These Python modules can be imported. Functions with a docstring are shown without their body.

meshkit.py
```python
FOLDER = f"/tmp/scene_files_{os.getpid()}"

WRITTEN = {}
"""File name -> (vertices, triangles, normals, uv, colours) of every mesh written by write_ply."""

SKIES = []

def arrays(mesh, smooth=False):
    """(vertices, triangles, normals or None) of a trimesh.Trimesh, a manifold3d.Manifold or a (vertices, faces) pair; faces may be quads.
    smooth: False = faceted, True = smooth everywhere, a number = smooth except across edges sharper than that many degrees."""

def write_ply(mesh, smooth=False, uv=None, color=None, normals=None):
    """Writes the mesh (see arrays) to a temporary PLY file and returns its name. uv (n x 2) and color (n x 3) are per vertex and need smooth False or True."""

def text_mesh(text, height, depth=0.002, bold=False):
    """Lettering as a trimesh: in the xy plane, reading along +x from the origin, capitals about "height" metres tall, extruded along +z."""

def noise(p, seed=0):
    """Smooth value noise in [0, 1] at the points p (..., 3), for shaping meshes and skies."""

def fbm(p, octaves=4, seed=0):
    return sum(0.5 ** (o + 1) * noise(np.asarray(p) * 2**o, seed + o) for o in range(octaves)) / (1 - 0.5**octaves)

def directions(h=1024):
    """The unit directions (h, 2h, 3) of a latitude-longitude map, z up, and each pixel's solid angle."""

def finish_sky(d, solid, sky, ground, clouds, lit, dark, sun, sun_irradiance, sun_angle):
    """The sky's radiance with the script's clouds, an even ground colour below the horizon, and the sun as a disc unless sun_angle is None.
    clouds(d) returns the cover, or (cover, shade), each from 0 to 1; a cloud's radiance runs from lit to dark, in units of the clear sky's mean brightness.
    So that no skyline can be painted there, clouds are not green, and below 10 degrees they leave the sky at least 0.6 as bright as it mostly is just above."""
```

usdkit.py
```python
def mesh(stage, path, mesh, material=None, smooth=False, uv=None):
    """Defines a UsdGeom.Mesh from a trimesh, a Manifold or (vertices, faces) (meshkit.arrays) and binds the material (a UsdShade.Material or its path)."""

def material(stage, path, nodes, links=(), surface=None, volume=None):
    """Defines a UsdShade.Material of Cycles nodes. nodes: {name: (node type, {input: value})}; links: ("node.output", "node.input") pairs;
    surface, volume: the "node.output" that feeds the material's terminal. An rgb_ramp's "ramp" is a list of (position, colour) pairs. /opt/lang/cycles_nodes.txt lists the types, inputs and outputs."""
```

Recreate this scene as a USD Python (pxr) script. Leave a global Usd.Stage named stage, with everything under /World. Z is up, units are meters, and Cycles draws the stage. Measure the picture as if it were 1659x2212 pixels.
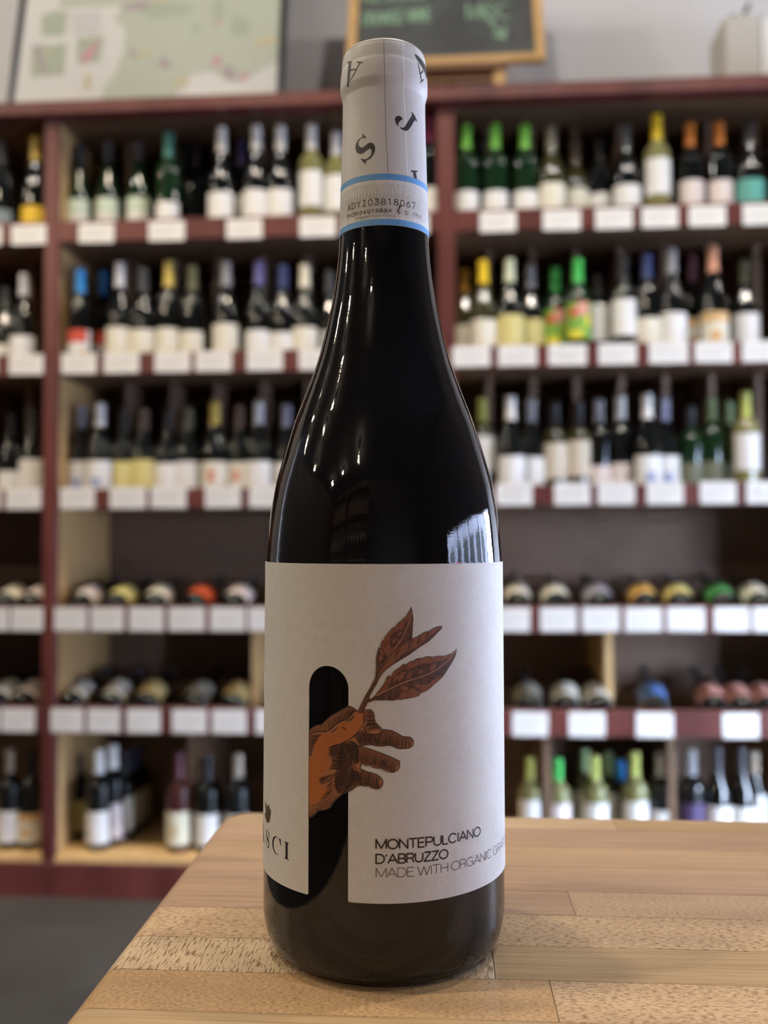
import math, random
import numpy as np, trimesh, usdkit, meshkit
import shapely
from shapely.geometry import Polygon, LineString, box, MultiPolygon, Point
from shapely.ops import unary_union
from shapely import affinity
from scipy.interpolate import PchipInterpolator
from pxr import Usd, UsdGeom, UsdLux, UsdShade, Gf, Sdf

random.seed(7); np.random.seed(7)
stage = Usd.Stage.CreateInMemory()
UsdGeom.SetStageUpAxis(stage, 'Z'); UsdGeom.SetStageMetersPerUnit(stage, 1.0)
UsdGeom.Xform.Define(stage, '/World'); UsdGeom.Scope.Define(stage, '/World/Looks')

# ------------------------------------------------------------------ camera
F_PX, W_PX = 2050.0, 1659.0
EYE = np.array([0.0, -0.322, 0.134]); PITCH = math.atan(58 / F_PX)
cam = UsdGeom.Camera.Define(stage, '/World/camera')
cam.CreateFocalLengthAttr(26.0); cam.CreateHorizontalApertureAttr(26.0 * W_PX / F_PX)
cam.CreateClippingRangeAttr((0.02, 100.0))
cam.CreateFStopAttr(6.9); cam.CreateFocusDistanceAttr(0.297)
cam.CreateExposureAttr(0.6)
_x = cam.AddTransformOp()
_c, _s = math.cos(math.pi / 2 + PITCH), math.sin(math.pi / 2 + PITCH)
_x.Set(Gf.Matrix4d(1, 0, 0, 0, 0, _c, _s, 0, 0, -_s, _c, 0, *EYE, 1))

# ------------------------------------------------------------------ sky outside the shop windows
dome = UsdLux.DomeLight.Define(stage, '/World/sky')
dome.CreateColorAttr(Gf.Vec3f(0.62, 0.76, 1.0)); dome.CreateIntensityAttr(16.0)

# ------------------------------------------------------------------ ceiling lamps: row name, x, y, intensity, colour, point aimed at (None: all round)
WARM, NEUT = (1.0, 0.84, 0.64), (1.0, 0.92, 0.80)
CEIL = 2.40
LAMP_R = .03
LAMPS = [('over the shelving', x, 1.50 - .068 * x, 900, WARM if x < .3 else NEUT, (x, 2.42 - .068 * x, .0)) for x in (-2.05, -1.55, -1.05, -.55, -.05, .45, .95, 1.45, 1.95)] + \
        [('over the shelving further left', x, 1.3, 300, WARM, None) for x in (-4.3, -3.6, -2.9)] + \
        [('close to the back wall', x, 1.75 - .068 * x, 270, (1.0, .95, .88), None) for x in (-1.8, -.8, .2, 1.2, 2.2)] + \
        [('over the table', x, y, i_, WARM if x < 0 else NEUT, aim) for x, y, i_, aim in ((-4.2, -.45, 420, None), (-3.3, -.35, 420, None), (-2.5, -.3, 380, None), (-1.8, -.25, 500, (-.1, -.2, 0)), (-1.1, -.2, 880, (0, -.1, 0)), (-.4, .15, 880, (.05, -.1, 0)), (.6, .2, 880, (.2, -.1, 0)), (1.35, -.75, 700, (.2, -.1, 0)))] + \
        [('over the rear shelving', x, -2.55, 480, WARM, None) for x in (-3.9, -2.7, -1.5)]

# ------------------------------------------------------------------ helpers
_used = {}
def numbered(path):
    n = _used.get(path, -1) + 1; _used[path] = n
    return path if n == 0 else f'{path}_{n:03d}'
def setd(p, label=None, cat=None, group=None, kind=None):
    for k, v in (('label', label), ('category', cat), ('group', group), ('kind', kind)):
        if v: p.SetCustomDataByKey(k, v)
    return p
def gm(M):
    return Gf.Matrix4d(*[float(v) for v in np.asarray(M).T.ravel()])
def T(x=0, y=0, z=0):
    M = np.eye(4); M[:3, 3] = (x, y, z); return M
def RZ(a):
    M = np.eye(4); M[:2, :2] = [[math.cos(a), -math.sin(a)], [math.sin(a), math.cos(a)]]; return M
def RX(a):
    M = np.eye(4); M[1:3, 1:3] = [[math.cos(a), -math.sin(a)], [math.sin(a), math.cos(a)]]; return M
def thing(name, label, cat, M=None, group=None, kind=None):
    x = UsdGeom.Xform.Define(stage, numbered('/World/' + name))
    if M is not None: x.AddTransformOp().Set(gm(M))
    return setd(x.GetPrim(), label, cat, group, kind)
def part(name, mesh, mat, parent, smooth=35, label=None, kind=None):
    m = usdkit.mesh(stage, numbered(f'{parent.GetPath()}/{name}'), mesh, mat, smooth=smooth)
    return setd(m.GetPrim(), label, kind=kind)
def solo(name, mesh, mat, label=None, cat=None, M=None, kind=None, group=None, smooth=35):
    m = usdkit.mesh(stage, numbered('/World/' + name), mesh, mat, smooth=smooth)
    if M is not None: m.AddTransformOp().Set(gm(M))
    return setd(m.GetPrim(), label, cat, group, kind)
def cat_(ms): return trimesh.util.concatenate(ms)
def bx(x0, x1, y0, y1, z0, z1, bev=0.0):
    """axis box with chamfered edges"""
    if bev <= 0:
        m = trimesh.creation.box([x1 - x0, y1 - y0, z1 - z0]); m.apply_translation([(x0 + x1) / 2, (y0 + y1) / 2, (z0 + z1) / 2]); return m
    b = min(bev, (x1 - x0) / 3, (y1 - y0) / 3, (z1 - z0) / 3); P = []
    for sx in (0, 1):
        for sy in (0, 1):
            for sz in (0, 1):
                X, Y, Z = (x0, x1)[sx], (y0, y1)[sy], (z0, z1)[sz]; dx, dy, dz = b * (1 - 2 * sx), b * (1 - 2 * sy), b * (1 - 2 * sz)
                P += [(X + dx, Y + dy, Z), (X + dx, Y, Z + dz), (X, Y + dy, Z + dz)]
    return trimesh.convex.convex_hull(np.array(P))
def lathe(prof, n=24):
    """prof [(r, z)] bottom to top -> closed surface of revolution"""
    p = np.array(prof, float); k = len(p); a = np.arange(n) / n * 2 * np.pi
    V = np.stack([p[:, 0][None] * np.sin(a)[:, None], -p[:, 0][None] * np.cos(a)[:, None], np.broadcast_to(p[:, 1], (n, k))], -1).reshape(-1, 3)
    i = np.arange(n)[:, None] * k; j = (np.arange(n)[:, None] + 1) % n * k; q = np.arange(k - 1)[None]
    A, B, Cc, Dd = (i + q).ravel(), (j + q).ravel(), (j + q + 1).ravel(), (i + q + 1).ravel()
    m = trimesh.Trimesh(V, np.vstack([np.c_[A, B, Cc], np.c_[A, Cc, Dd]]), process=False)
    m.update_faces(m.area_faces > 1e-14); m.merge_vertices(); return m
def polys(g):
    if g.is_empty: return []
    if g.geom_type == 'Polygon': return [g] if g.area > 1e-9 else []
    return [q for h in getattr(g, 'geoms', []) for q in polys(h)]
def tri2(g):
    """triangles (counter-clockwise) of a flat shape"""
    V, Fc, n = [], [], 0
    for p in polys(g):
        v, f = trimesh.creation.triangulate_polygon(p, engine='earcut')
        if len(f) == 0: continue
        a, b, c = v[f[:, 0]], v[f[:, 1]], v[f[:, 2]]
        neg = (b[:, 0] - a[:, 0]) * (c[:, 1] - a[:, 1]) - (b[:, 1] - a[:, 1]) * (c[:, 0] - a[:, 0]) < 0
        f = f.copy(); f[neg] = f[neg][:, ::-1]
        V.append(v); Fc.append(f + n); n += len(v)
    return (np.vstack(V), np.vstack(Fc)) if V else (np.zeros((0, 2)), np.zeros((0, 3), int))
def flat(g, h=0.0006):
    """a thin plate in the xz plane facing -y, at y = 0 .. h"""
    ms = [trimesh.creation.extrude_polygon(p, h, engine='earcut') for p in polys(g)]
    m = cat_(ms); v = m.vertices.copy(); m.vertices = np.c_[v[:, 0], -v[:, 2], v[:, 1]]; return m
def stroke(pts, w, cap='round'):
    return LineString(pts).buffer(w / 2, cap_style=cap, join_style='round', quad_segs=3)
def curve(pts, n=12):
    p = np.array(pts, float); s = np.r_[0, np.cumsum(np.linalg.norm(np.diff(p, axis=0), axis=1))]; t = np.linspace(0, s[-1], n)
    if len(p) < 3: return np.c_[np.interp(t, s, p[:, 0]), np.interp(t, s, p[:, 1])]
    return np.c_[PchipInterpolator(s, p[:, 0])(t), PchipInterpolator(s, p[:, 1])(t)]

def soft(p, n=4, corner=42):
    """closed outline with its gentle turns rounded and its sharp corners kept"""
    p = np.array(p, float); d0 = p - np.roll(p, 1, 0); d1 = np.roll(p, -1, 0) - p
    a0, a1 = np.arctan2(d0[:, 1], d0[:, 0]), np.arctan2(d1[:, 1], d1[:, 0]); turn = np.degrees(np.abs((a1 - a0 + np.pi) % (2 * np.pi) - np.pi))
    m0 = np.roll(p, 1, 0); m1 = np.roll(p, -1, 0); tan = (m1 - m0) / 2; sharp = turn > corner; out = []
    for i in range(len(p)):
        j = (i + 1) % len(p); ch = p[j] - p[i]; ta = ch if sharp[i] else tan[i]; tb = ch if sharp[j] else tan[j]; L0 = np.linalg.norm(ch)
        ta = ta * min(1, 1.2 * L0 / max(np.linalg.norm(ta), 1e-9)); tb = tb * min(1, 1.2 * L0 / max(np.linalg.norm(tb), 1e-9))
        for t in np.arange(n) / n:
            out.append((2*t**3-3*t**2+1) * p[i] + (t**3-2*t**2+t) * ta + (-2*t**3+3*t**2) * p[j] + (t**3-t**2) * tb)
    return Polygon(out).buffer(0)

# ------------------------------------------------------------------ materials
def L(p): return '/World/Looks/' + p
def plain(name, col, rough=.5, **kw):
    return usdkit.material(stage, L(name), {'p': ('principled_bsdf', dict(base_color=col, roughness=rough, **kw))}, surface='p.BSDF')
def noisy(name, a, b, scale, rough=.5, det=4, vec=(1, 1, 1), rot=(0, 0, 0), lo=.35, hi=.65, bump=0.0, bscale=None, **kw):
    n = {'g': ('geometry', {}), 'm': ('mapping', {'scale': vec, 'rotation': rot}), 'n': ('noise_texture', {'scale': scale, 'detail': det, 'roughness': .55}),
         'r': ('rgb_ramp', {'ramp': [(lo, a), (hi, b)]}), 'p': ('principled_bsdf', dict(roughness=rough, **kw))}
    l = [('g.position', 'm.vector'), ('m.vector', 'n.vector'), ('n.fac', 'r.fac'), ('r.color', 'p.base_color')]
    if bump:
        n['bn'] = ('noise_texture', {'scale': bscale or scale, 'detail': 3}); n['b'] = ('bump', {'strength': bump, 'distance': .001})
        l += [('m.vector', 'bn.vector'), ('bn.fac', 'b.height'), ('b.normal', 'p.normal')]
    return usdkit.material(stage, L(name), n, l, surface='p.BSDF')
M_red = noisy('mahogany_stain', (.085, .019, .016), (.145, .036, .029), 9, .38, vec=(1, 1, .25))
M_raw = noisy('raw_pine', (.58, .37, .15), (.69, .45, .195), 14, .6, vec=(1, 1, .15))
M_shelfwood = noisy('shelf_wood', (.15, .088, .05), (.20, .118, .066), 14, .55, vec=(.2, 1, 1))
M_back = noisy('back_panel', (.15, .092, .06), (.19, .118, .078), 5, .6)
M_div = noisy('divider_wood', (.20, .128, .085), (.26, .17, .115), 14, .55)
M_wall = noisy('painted_wall', (.70, .68, .69), (.73, .71, .72), 3, .8)
M_side = noisy('side_wall', (.10, .085, .075), (.13, .11, .10), 3, .8)
M_ceil = plain('ceiling_paint', (.10, .097, .092), .9)
M_floor = noisy('concrete_floor', (.048, .043, .036), (.066, .060, .051), 6, .5, det=6)
M_card = plain('card_paper', (.75, .73, .69), .6)
M_cardink = plain('card_ink', (.50, .49, .47), .6)
M_frameblack = plain('black_frame', (.02, .02, .022), .4)
M_oak = noisy('oak_frame', (.55, .33, .13), (.66, .41, .18), 30, .45, vec=(.3, 1, 1))
M_ledge = plain('dark_oak', (.24, .12, .05), .5)
M_slate = noisy('chalkboard', (.055, .057, .055), (.085, .088, .083), 7, .65)
M_chalk = plain('chalk_green', (.24, .38, .25), .9)
GLASS = {'black': ((.004, .005, .005), .007), 'green': ((.006, .024, .008), .007), 'olive': ((.035, .033, .011), .007), 'clear': ((.20, .19, .075), .007), 'rose': ((.055, .012, .010), .007)}
M_glass = {k: plain('glass_' + k, c, r, specular_ior_level=.62) for k, (c, r) in GLASS.items()}
CAPS = dict(black=(.012, .012, .014), charcoal=(.05, .05, .055), slate=(.12, .14, .15), gold=(.62, .46, .10), yellow=(.85, .58, .02), amber=(.42, .22, .02), teal=(.05, .22, .17), white=(.80, .79, .75), ivory=(.78, .72, .55),
            silver=(.58, .58, .60), gray=(.28, .28, .29), violet=(.13, .12, .30), navy=(.03, .045, .14), blue=(.03, .25, .62), magenta=(.30, .03, .14), lime=(.18, .52, .06), green=(.06, .50, .09), bronze=(.17, .15, .11), brown=(.13, .08, .05),
            orange=(.62, .20, .03), pale=(.62, .66, .46), olive=(.12, .12, .06), plum=(.13, .04, .05), salmon=(.68, .33, .21), lilac=(.34, .34, .44), lemon=(.48, .52, .12), sage=(.20, .27, .12), tan=(.42, .35, .26))
M_cap = {k: plain('capsule_' + k, c, .38) for k, c in CAPS.items()}
LABS = dict(white=(.84, .83, .79), cream=(.80, .76, .62), straw=(.72, .63, .24), mint=(.66, .76, .60), slate=(.22, .27, .28), yellow=(.80, .52, .03), blush=(.80, .70, .66), teal=(.12, .42, .35), beige=(.68, .61, .49), moss=(.16, .17, .11),
            ivory=(.80, .77, .58), vermilion=(.72, .12, .04), lavender=(.42, .40, .46), orange=(.72, .42, .11), green=(.08, .30, .09), blue=(.10, .19, .42), coral=(.60, .28, .22), ochre=(.66, .50, .20), taupe=(.30, .27, .21),
            red=(.66, .09, .05), purple=(.08, .05, .14), sky=(.34, .42, .66), leaf=(.24, .46, .06), pink=(.78, .36, .28), brightyellow=(.85, .75, .05), apricot=(.72, .44, .16))
M_lab = {k: plain('label_' + k, tuple(.88 * q for q in c), .6) for k, c in LABS.items()}
M_emit = usdkit.material(stage, L('lamp_glow'), {'e': ('emission', {'color': (1, .85, .65), 'strength': 12.0})}, surface='e.emission')
M_metal = plain('brushed_metal', (.55, .55, .56), .3, metallic=1.0)
M_dark = plain('dark_metal', (.03, .03, .032), .45)

# ------------------------------------------------------------------ measured data (metres on the shelves; mm on the label)
BOTTLES = [
 (1, -1.16, 0.06, 'bordeaux', 0.312, 'black', 'black', 'slate', 0.091),
 (1, -1.058, 0.06, 'burgundy', 0.318, 'black', 'gold', 'yellow', 0.098),
 (1, -0.944, 0.115, 'flute', 0.315, 'green', 'charcoal', 'mint', 0.137),
 (1, -0.853, 0.115, 'flute', 0.321, 'green', 'charcoal', 'mint', 0.138),
 (1, -0.755, 0.115, 'flute', 0.321, 'green', 'charcoal', 'mint', 0.138),
 (1, -0.647, 0.06, 'bordeaux', 0.317, 'green', 'teal', 'white', 0.099),
 (1, -0.64, 0.2, 'bordeaux', 0.345, 'black', 'black', 'none', 0.0),
 (1, -0.598, 0.2, 'bordeaux', 0.345, 'black', 'black', 'none', 0.0),
 (1, -0.485, 0.06, 'burgundy', 0.328, 'black', 'white', 'white', 0.123),
 (1, -0.455, 0.2, 'burgundy', 0.345, 'black', 'violet', 'white', 0.16),
 (1, -0.38, 0.06, 'burgundy', 0.33, 'black', 'white', 'white', 0.127),
 (1, -0.307, 0.06, 'burgundy', 0.327, 'black', 'white', 'white', 0.126),
 (1, -0.214, 0.06, 'bordeaux', 0.327, 'clear', 'white', 'white', 0.18),
 (1, -0.139, 0.06, 'bordeaux', 0.303, 'clear', 'silver', 'white', 0.164),
 (1, 0.14, 0.06, 'bordeaux', 0.345, 'black', 'magenta', 'white', 0.118),
 (1, 0.245, 0.06, 'bordeaux', 0.31, 'green', 'lime', 'white', 0.105),
 (1, 0.292, 0.2, 'bordeaux', 0.329, 'black', 'black', 'none', 0.0),
 (1, 0.33, 0.06, 'bordeaux', 0.309, 'green', 'lime', 'white', 0.103),
 (1, 0.417, 0.06, 'bordeaux', 0.305, 'green', 'lime', 'white', 0.102),
 (1, 0.493, 0.06, 'burgundy', 0.298, 'olive', 'bronze', 'cream', 0.12),
 (1, 0.569, 0.115, 'burgundy', 0.273, 'olive', 'brown', 'cream', 0.122),
 (1, 0.642, 0.115, 'bordeaux', 0.274, 'black', 'black', 'white', 0.107),
 (1, 0.71, 0.067, 'burgundy', 0.298, 'black', 'charcoal', 'white', 0.111),
 (1, 0.797, 0.06, 'bordeaux', 0.321, 'clear', 'yellow', 'white', 0.185),
 (1, 0.896, 0.078, 'bordeaux', 0.3, 'black', 'orange', 'blush', 0.124),
 (1, 0.979, 0.076, 'bordeaux', 0.3, 'black', 'orange', 'blush', 0.121),
 (1, 1.058, 0.062, 'burgundy', 0.298, 'black', 'black', 'teal', 0.115),
 (2, -1.173, 0.115, 'burgundy', 0.27, 'black', 'slate', 'white', 0.09),
 (2, -1.093, 0.063, 'burgundy', 0.298, 'black', 'silver', 'white', 0.104),
 (2, -0.917, 0.06, 'bordeaux', 0.307, 'black', 'blue', 'redblue', 0.118),
 (2, -0.899, 0.2, 'bordeaux', 0.342, 'black', 'blue', 'redblue', 0.142),
 (2, -0.795, 0.06, 'burgundy', 0.323, 'black', 'silver', 'creampurple', 0.123),
 (2, -0.723, 0.06, 'burgundy', 0.305, 'black', 'charcoal', 'creampurple', 0.115),
 (2, -0.646, 0.06, 'bordeaux', 0.323, 'black', 'gold', 'cream', 0.118),
 (2, -0.573, 0.06, 'bordeaux', 0.307, 'black', 'olive', 'cream', 0.107),
 (2, -0.471, 0.06, 'burgundy', 0.318, 'black', 'gray', 'cream', 0.126),
 (2, -0.372, 0.06, 'burgundy', 0.319, 'black', 'violet', 'white', 0.105),
 (2, -0.3, 0.06, 'burgundy', 0.304, 'black', 'navy', 'white', 0.097),
 (2, -0.235, 0.06, 'burgundy', 0.304, 'black', 'ivory', 'cream', 0.112),
 (2, -0.167, 0.115, 'burgundy', 0.298, 'black', 'gray', 'white', 0.11),
 (2, 0.239, 0.115, 'burgundy', 0.293, 'olive', 'amber', 'cream', 0.119),
 (2, 0.292, 0.06, 'burgundy', 0.304, 'olive', 'yellow', 'cream', 0.123),
 (2, 0.369, 0.06, 'burgundy', 0.306, 'black', 'pale', 'straw', 0.135),
 (2, 0.433, 0.111, 'burgundy', 0.298, 'black', 'gray', 'straw', 0.132),
 (2, 0.508, 0.115, 'bordeaux', 0.291, 'green', 'green', 'garden', 0.162),
 (2, 0.566, 0.06, 'bordeaux', 0.301, 'green', 'green', 'garden', 0.168),
 (2, 0.633, 0.115, 'bordeaux', 0.269, 'black', 'black', 'white', 0.172),
 (2, 0.696, 0.06, 'bordeaux', 0.307, 'black', 'black', 'white', 0.174),
 (2, 0.764, 0.06, 'bordeaux', 0.311, 'black', 'navy', 'cream', 0.119),
 (2, 0.834, 0.06, 'burgundy', 0.324, 'black', 'gray', 'white', 0.131),
 (2, 0.927, 0.2, 'bordeaux', 0.343, 'black', 'plum', 'orangecream', 0.145),
 (2, 0.951, 0.06, 'burgundy', 0.327, 'black', 'salmon', 'orangecream', 0.13),
 (2, 1.054, 0.112, 'burgundy', 0.298, 'black', 'olive', 'white', 0.137),
 (3, -1.153, 0.115, 'burgundy', 0.273, 'black', 'black', 'white', 0.097),
 (3, -1.086, 0.115, 'burgundy', 0.283, 'black', 'charcoal', 'white', 0.132),
 (3, -0.933, 0.115, 'burgundy', 0.297, 'black', 'lilac', 'whiteblue', 0.124),
 (3, -0.865, 0.088, 'burgundy', 0.298, 'black', 'white', 'whiteblue', 0.124),
 (3, -0.8, 0.115, 'burgundy', 0.279, 'black', 'black', 'straw', 0.122),
 (3, -0.738, 0.115, 'burgundy', 0.284, 'black', 'brown', 'straw', 0.127),
 (3, -0.663, 0.115, 'burgundy', 0.28, 'black', 'black', 'white', 0.116),
 (3, -0.6, 0.115, 'burgundy', 0.285, 'black', 'olive', 'white', 0.12),
 (3, -0.513, 0.093, 'burgundy', 0.298, 'black', 'gold', 'creamred', 0.117),
 (3, -0.442, 0.115, 'burgundy', 0.289, 'black', 'brown', 'creamred', 0.116),
 (3, -0.38, 0.095, 'burgundy', 0.298, 'black', 'silver', 'white', 0.117),
 (3, -0.3, 0.115, 'burgundy', 0.289, 'black', 'lilac', 'white', 0.114),
 (3, 0.289, 0.111, 'bordeaux', 0.3, 'olive', 'lemon', 'white', 0.186),
 (3, 0.369, 0.068, 'burgundy', 0.298, 'black', 'white', 'white', 0.122),
 (3, 0.431, 0.115, 'burgundy', 0.296, 'black', 'gray', 'white', 0.122),
 (3, 0.503, 0.115, 'bordeaux', 0.286, 'olive', 'black', 'beige', 0.163),
 (3, 0.572, 0.115, 'bordeaux', 0.288, 'olive', 'black', 'beige', 0.17),
 (3, 0.63, 0.115, 'bordeaux', 0.29, 'black', 'gray', 'blush', 0.094),
 (3, 0.694, 0.115, 'bordeaux', 0.3, 'black', 'white', 'blush', 0.101),
 (3, 0.762, 0.072, 'burgundy', 0.298, 'black', 'white', 'whiteblue', 0.12),
 (3, 0.821, 0.115, 'burgundy', 0.292, 'black', 'lilac', 'whiteblue', 0.121),
 (3, 0.896, 0.115, 'bordeaux', 0.269, 'green', 'black', 'moss', 0.099),
 (3, 0.956, 0.115, 'bordeaux', 0.293, 'green', 'sage', 'moss', 0.104),
 (3, 1.03, 0.2, 'bordeaux', 0.293, 'olive', 'sage', 'moss', 0.104),
 (3, 1.039, 0.067, 'bordeaux', 0.3, 'clear', 'lemon', 'white', 0.18),
 (6, -1.137, 0.085, 'bordeaux', 0.291, 'black', 'tan', 'white', 0.114),
 (6, -1.072, 0.085, 'bordeaux', 0.284, 'black', 'black', 'orangecream', 0.107),
 (6, -0.973, 0.2, 'bordeaux', 0.252, 'black', 'black', 'straw', 0.115),
 (6, -0.864, 0.085, 'bordeaux', 0.292, 'black', 'white', 'white', 0.116),
 (6, -0.838, 0.13, 'bordeaux', 0.297, 'black', 'white', 'blush', 0.128),
 (6, -0.828, 0.2, 'bordeaux', 0.254, 'black', 'black', 'cream', 0.129),
 (6, -0.825, 0.27, 'bordeaux', 0.25, 'black', 'navy', 'cream', 0.126),
 (6, -0.824, 0.34, 'bordeaux', 0.25, 'black', 'navy', 'cream', 0.124),
 (6, -0.62, 0.085, 'bordeaux', 0.284, 'rose', 'plum', 'ivorylabel', 0.119),
 (6, -0.534, 0.085, 'bordeaux', 0.277, 'black', 'black', 'white', 0.113),
 (6, -0.443, 0.085, 'bordeaux', 0.283, 'black', 'tan', 'white', 0.112),
 (6, 0.422, 0.13, 'bordeaux', 0.274, 'clear', 'lemon', 'white', 0.155),
 (6, 0.501, 0.13, 'bordeaux', 0.271, 'clear', 'green', 'blush', 0.146),
 (6, 0.59, 0.2, 'bordeaux', 0.283, 'olive', 'sage', 'white', 0.164),
 (6, 0.609, 0.13, 'bordeaux', 0.278, 'clear', 'lemon', 'white', 0.148),
 (6, 0.661, 0.2, 'bordeaux', 0.273, 'olive', 'sage', 'white', 0.159),
 (6, 0.695, 0.2, 'bordeaux', 0.25, 'black', 'blue', 'none', 0.0),
 (6, 0.724, 0.13, 'bordeaux', 0.29, 'clear', 'lemon', 'white', 0.155),
 (6, 0.801, 0.13, 'bordeaux', 0.29, 'black', 'silver', 'white', 0.13),
 (6, 0.886, 0.13, 'bordeaux', 0.299, 'black', 'gray', 'violetlabel', 0.151),
 (6, 0.961, 0.13, 'burgundy', 0.307, 'black', 'charcoal', 'white', 0.145),
 (6, 1.029, 0.13, 'burgundy', 0.308, 'black', 'charcoal', 'white', 0.143),
 (6, 1.087, 0.2, 'burgundy', 0.28, 'black', 'tan', 'white', 0.16),
]
LYING = [(4, -1.149, 'cream'), (4, -1.07, 'blush'), (4, -0.917, 'blush'), (4, -0.808, 'straw'), (4, -0.689, 'cream'), (4, -0.569, 'vermilion'), (4, -0.451, 'blush'), (4, 0.382, 'cream'), (4, 0.497, 'cream'), (4, 0.622, 'lavender'), (4, 0.749, 'orangelabel'), (4, 0.845, 'straw'), (4, 0.968, 'greenlabel'), (4, 1.07, 'cream'), (5, -1.171, 'mint'), (5, -1.087, 'blush'), (5, -0.941, 'cream'), (5, -0.822, 'cream'), (5, -0.714, 'ochre'), (5, -0.566, 'taupe'), (5, -0.454, 'ochre'), (5, 0.412, 'taupe'), (5, 0.517, 'cream'), (5, 0.611, 'cream'), (5, 0.767, 'bluelabel'), (5, 0.936, 'coral'), (5, 1.012, 'coral'), (5, 1.087, 'coral')]
CARDS = [(1, -1.179, 0.091), (1, -1.05, 0.105), (1, -0.845, 0.106), (1, -0.634, 0.107), (1, -0.403, 0.105), (1, -0.187, 0.106), (1, 0.084, 0.102), (1, 0.333, 0.103), (1, 0.514, 0.106), (1, 0.661, 0.104), (1, 0.789, 0.101), (1, 0.921, 0.102), (1, 1.07, 0.102), (2, -1.198, 0.105), (2, -1.056, 0.103), (2, -0.896, 0.105), (2, -0.768, 0.104), (2, -0.616, 0.105), (2, -0.494, 0.107), (2, -0.343, 0.105), (2, -0.192, 0.103), (2, 0.081, 0.101), (2, 0.254, 0.107), (2, 0.385, 0.109), (2, 0.526, 0.107), (2, 0.666, 0.106), (2, 0.808, 0.108), (2, 0.933, 0.103), (2, 1.062, 0.103), (3, -1.186, 0.109), (3, -1.062, 0.105), (3, -0.899, 0.103), (3, -0.748, 0.108), (3, -0.627, 0.104), (3, -0.467, 0.104), (3, -0.338, 0.103), (3, -0.134, 0.102), (3, 0.052, 0.101), (3, 0.372, 0.102), (3, 0.535, 0.101), (3, 0.658, 0.102), (3, 0.793, 0.101), (3, 0.939, 0.099), (3, 1.066, 0.098), (4, -1.136, 0.062), (4, -1.049, 0.096), (4, -0.918, 0.097), (4, -0.808, 0.098), (4, -0.692, 0.102), (4, -0.573, 0.106), (4, -0.453, 0.103), (4, -0.34, 0.104), (4, -0.134, 0.104), (4, 0.091, 0.103), (4, 0.362, 0.102), (4, 0.493, 0.101), (4, 0.611, 0.103), (4, 0.729, 0.102), (4, 0.846, 0.104), (4, 0.971, 0.096), (4, 1.078, 0.098), (5, -1.18, 0.097), (5, -1.074, 0.1), (5, -0.927, 0.098), (5, -0.818, 0.096), (5, -0.7, 0.099), (5, -0.565, 0.102), (5, -0.448, 0.1), (5, -0.321, 0.102), (5, -0.123, 0.101), (5, 0.115, 0.1), (5, 0.411, 0.1), (5, 0.569, 0.101), (5, 0.756, 0.102), (5, 0.991, 0.099)]
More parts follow.
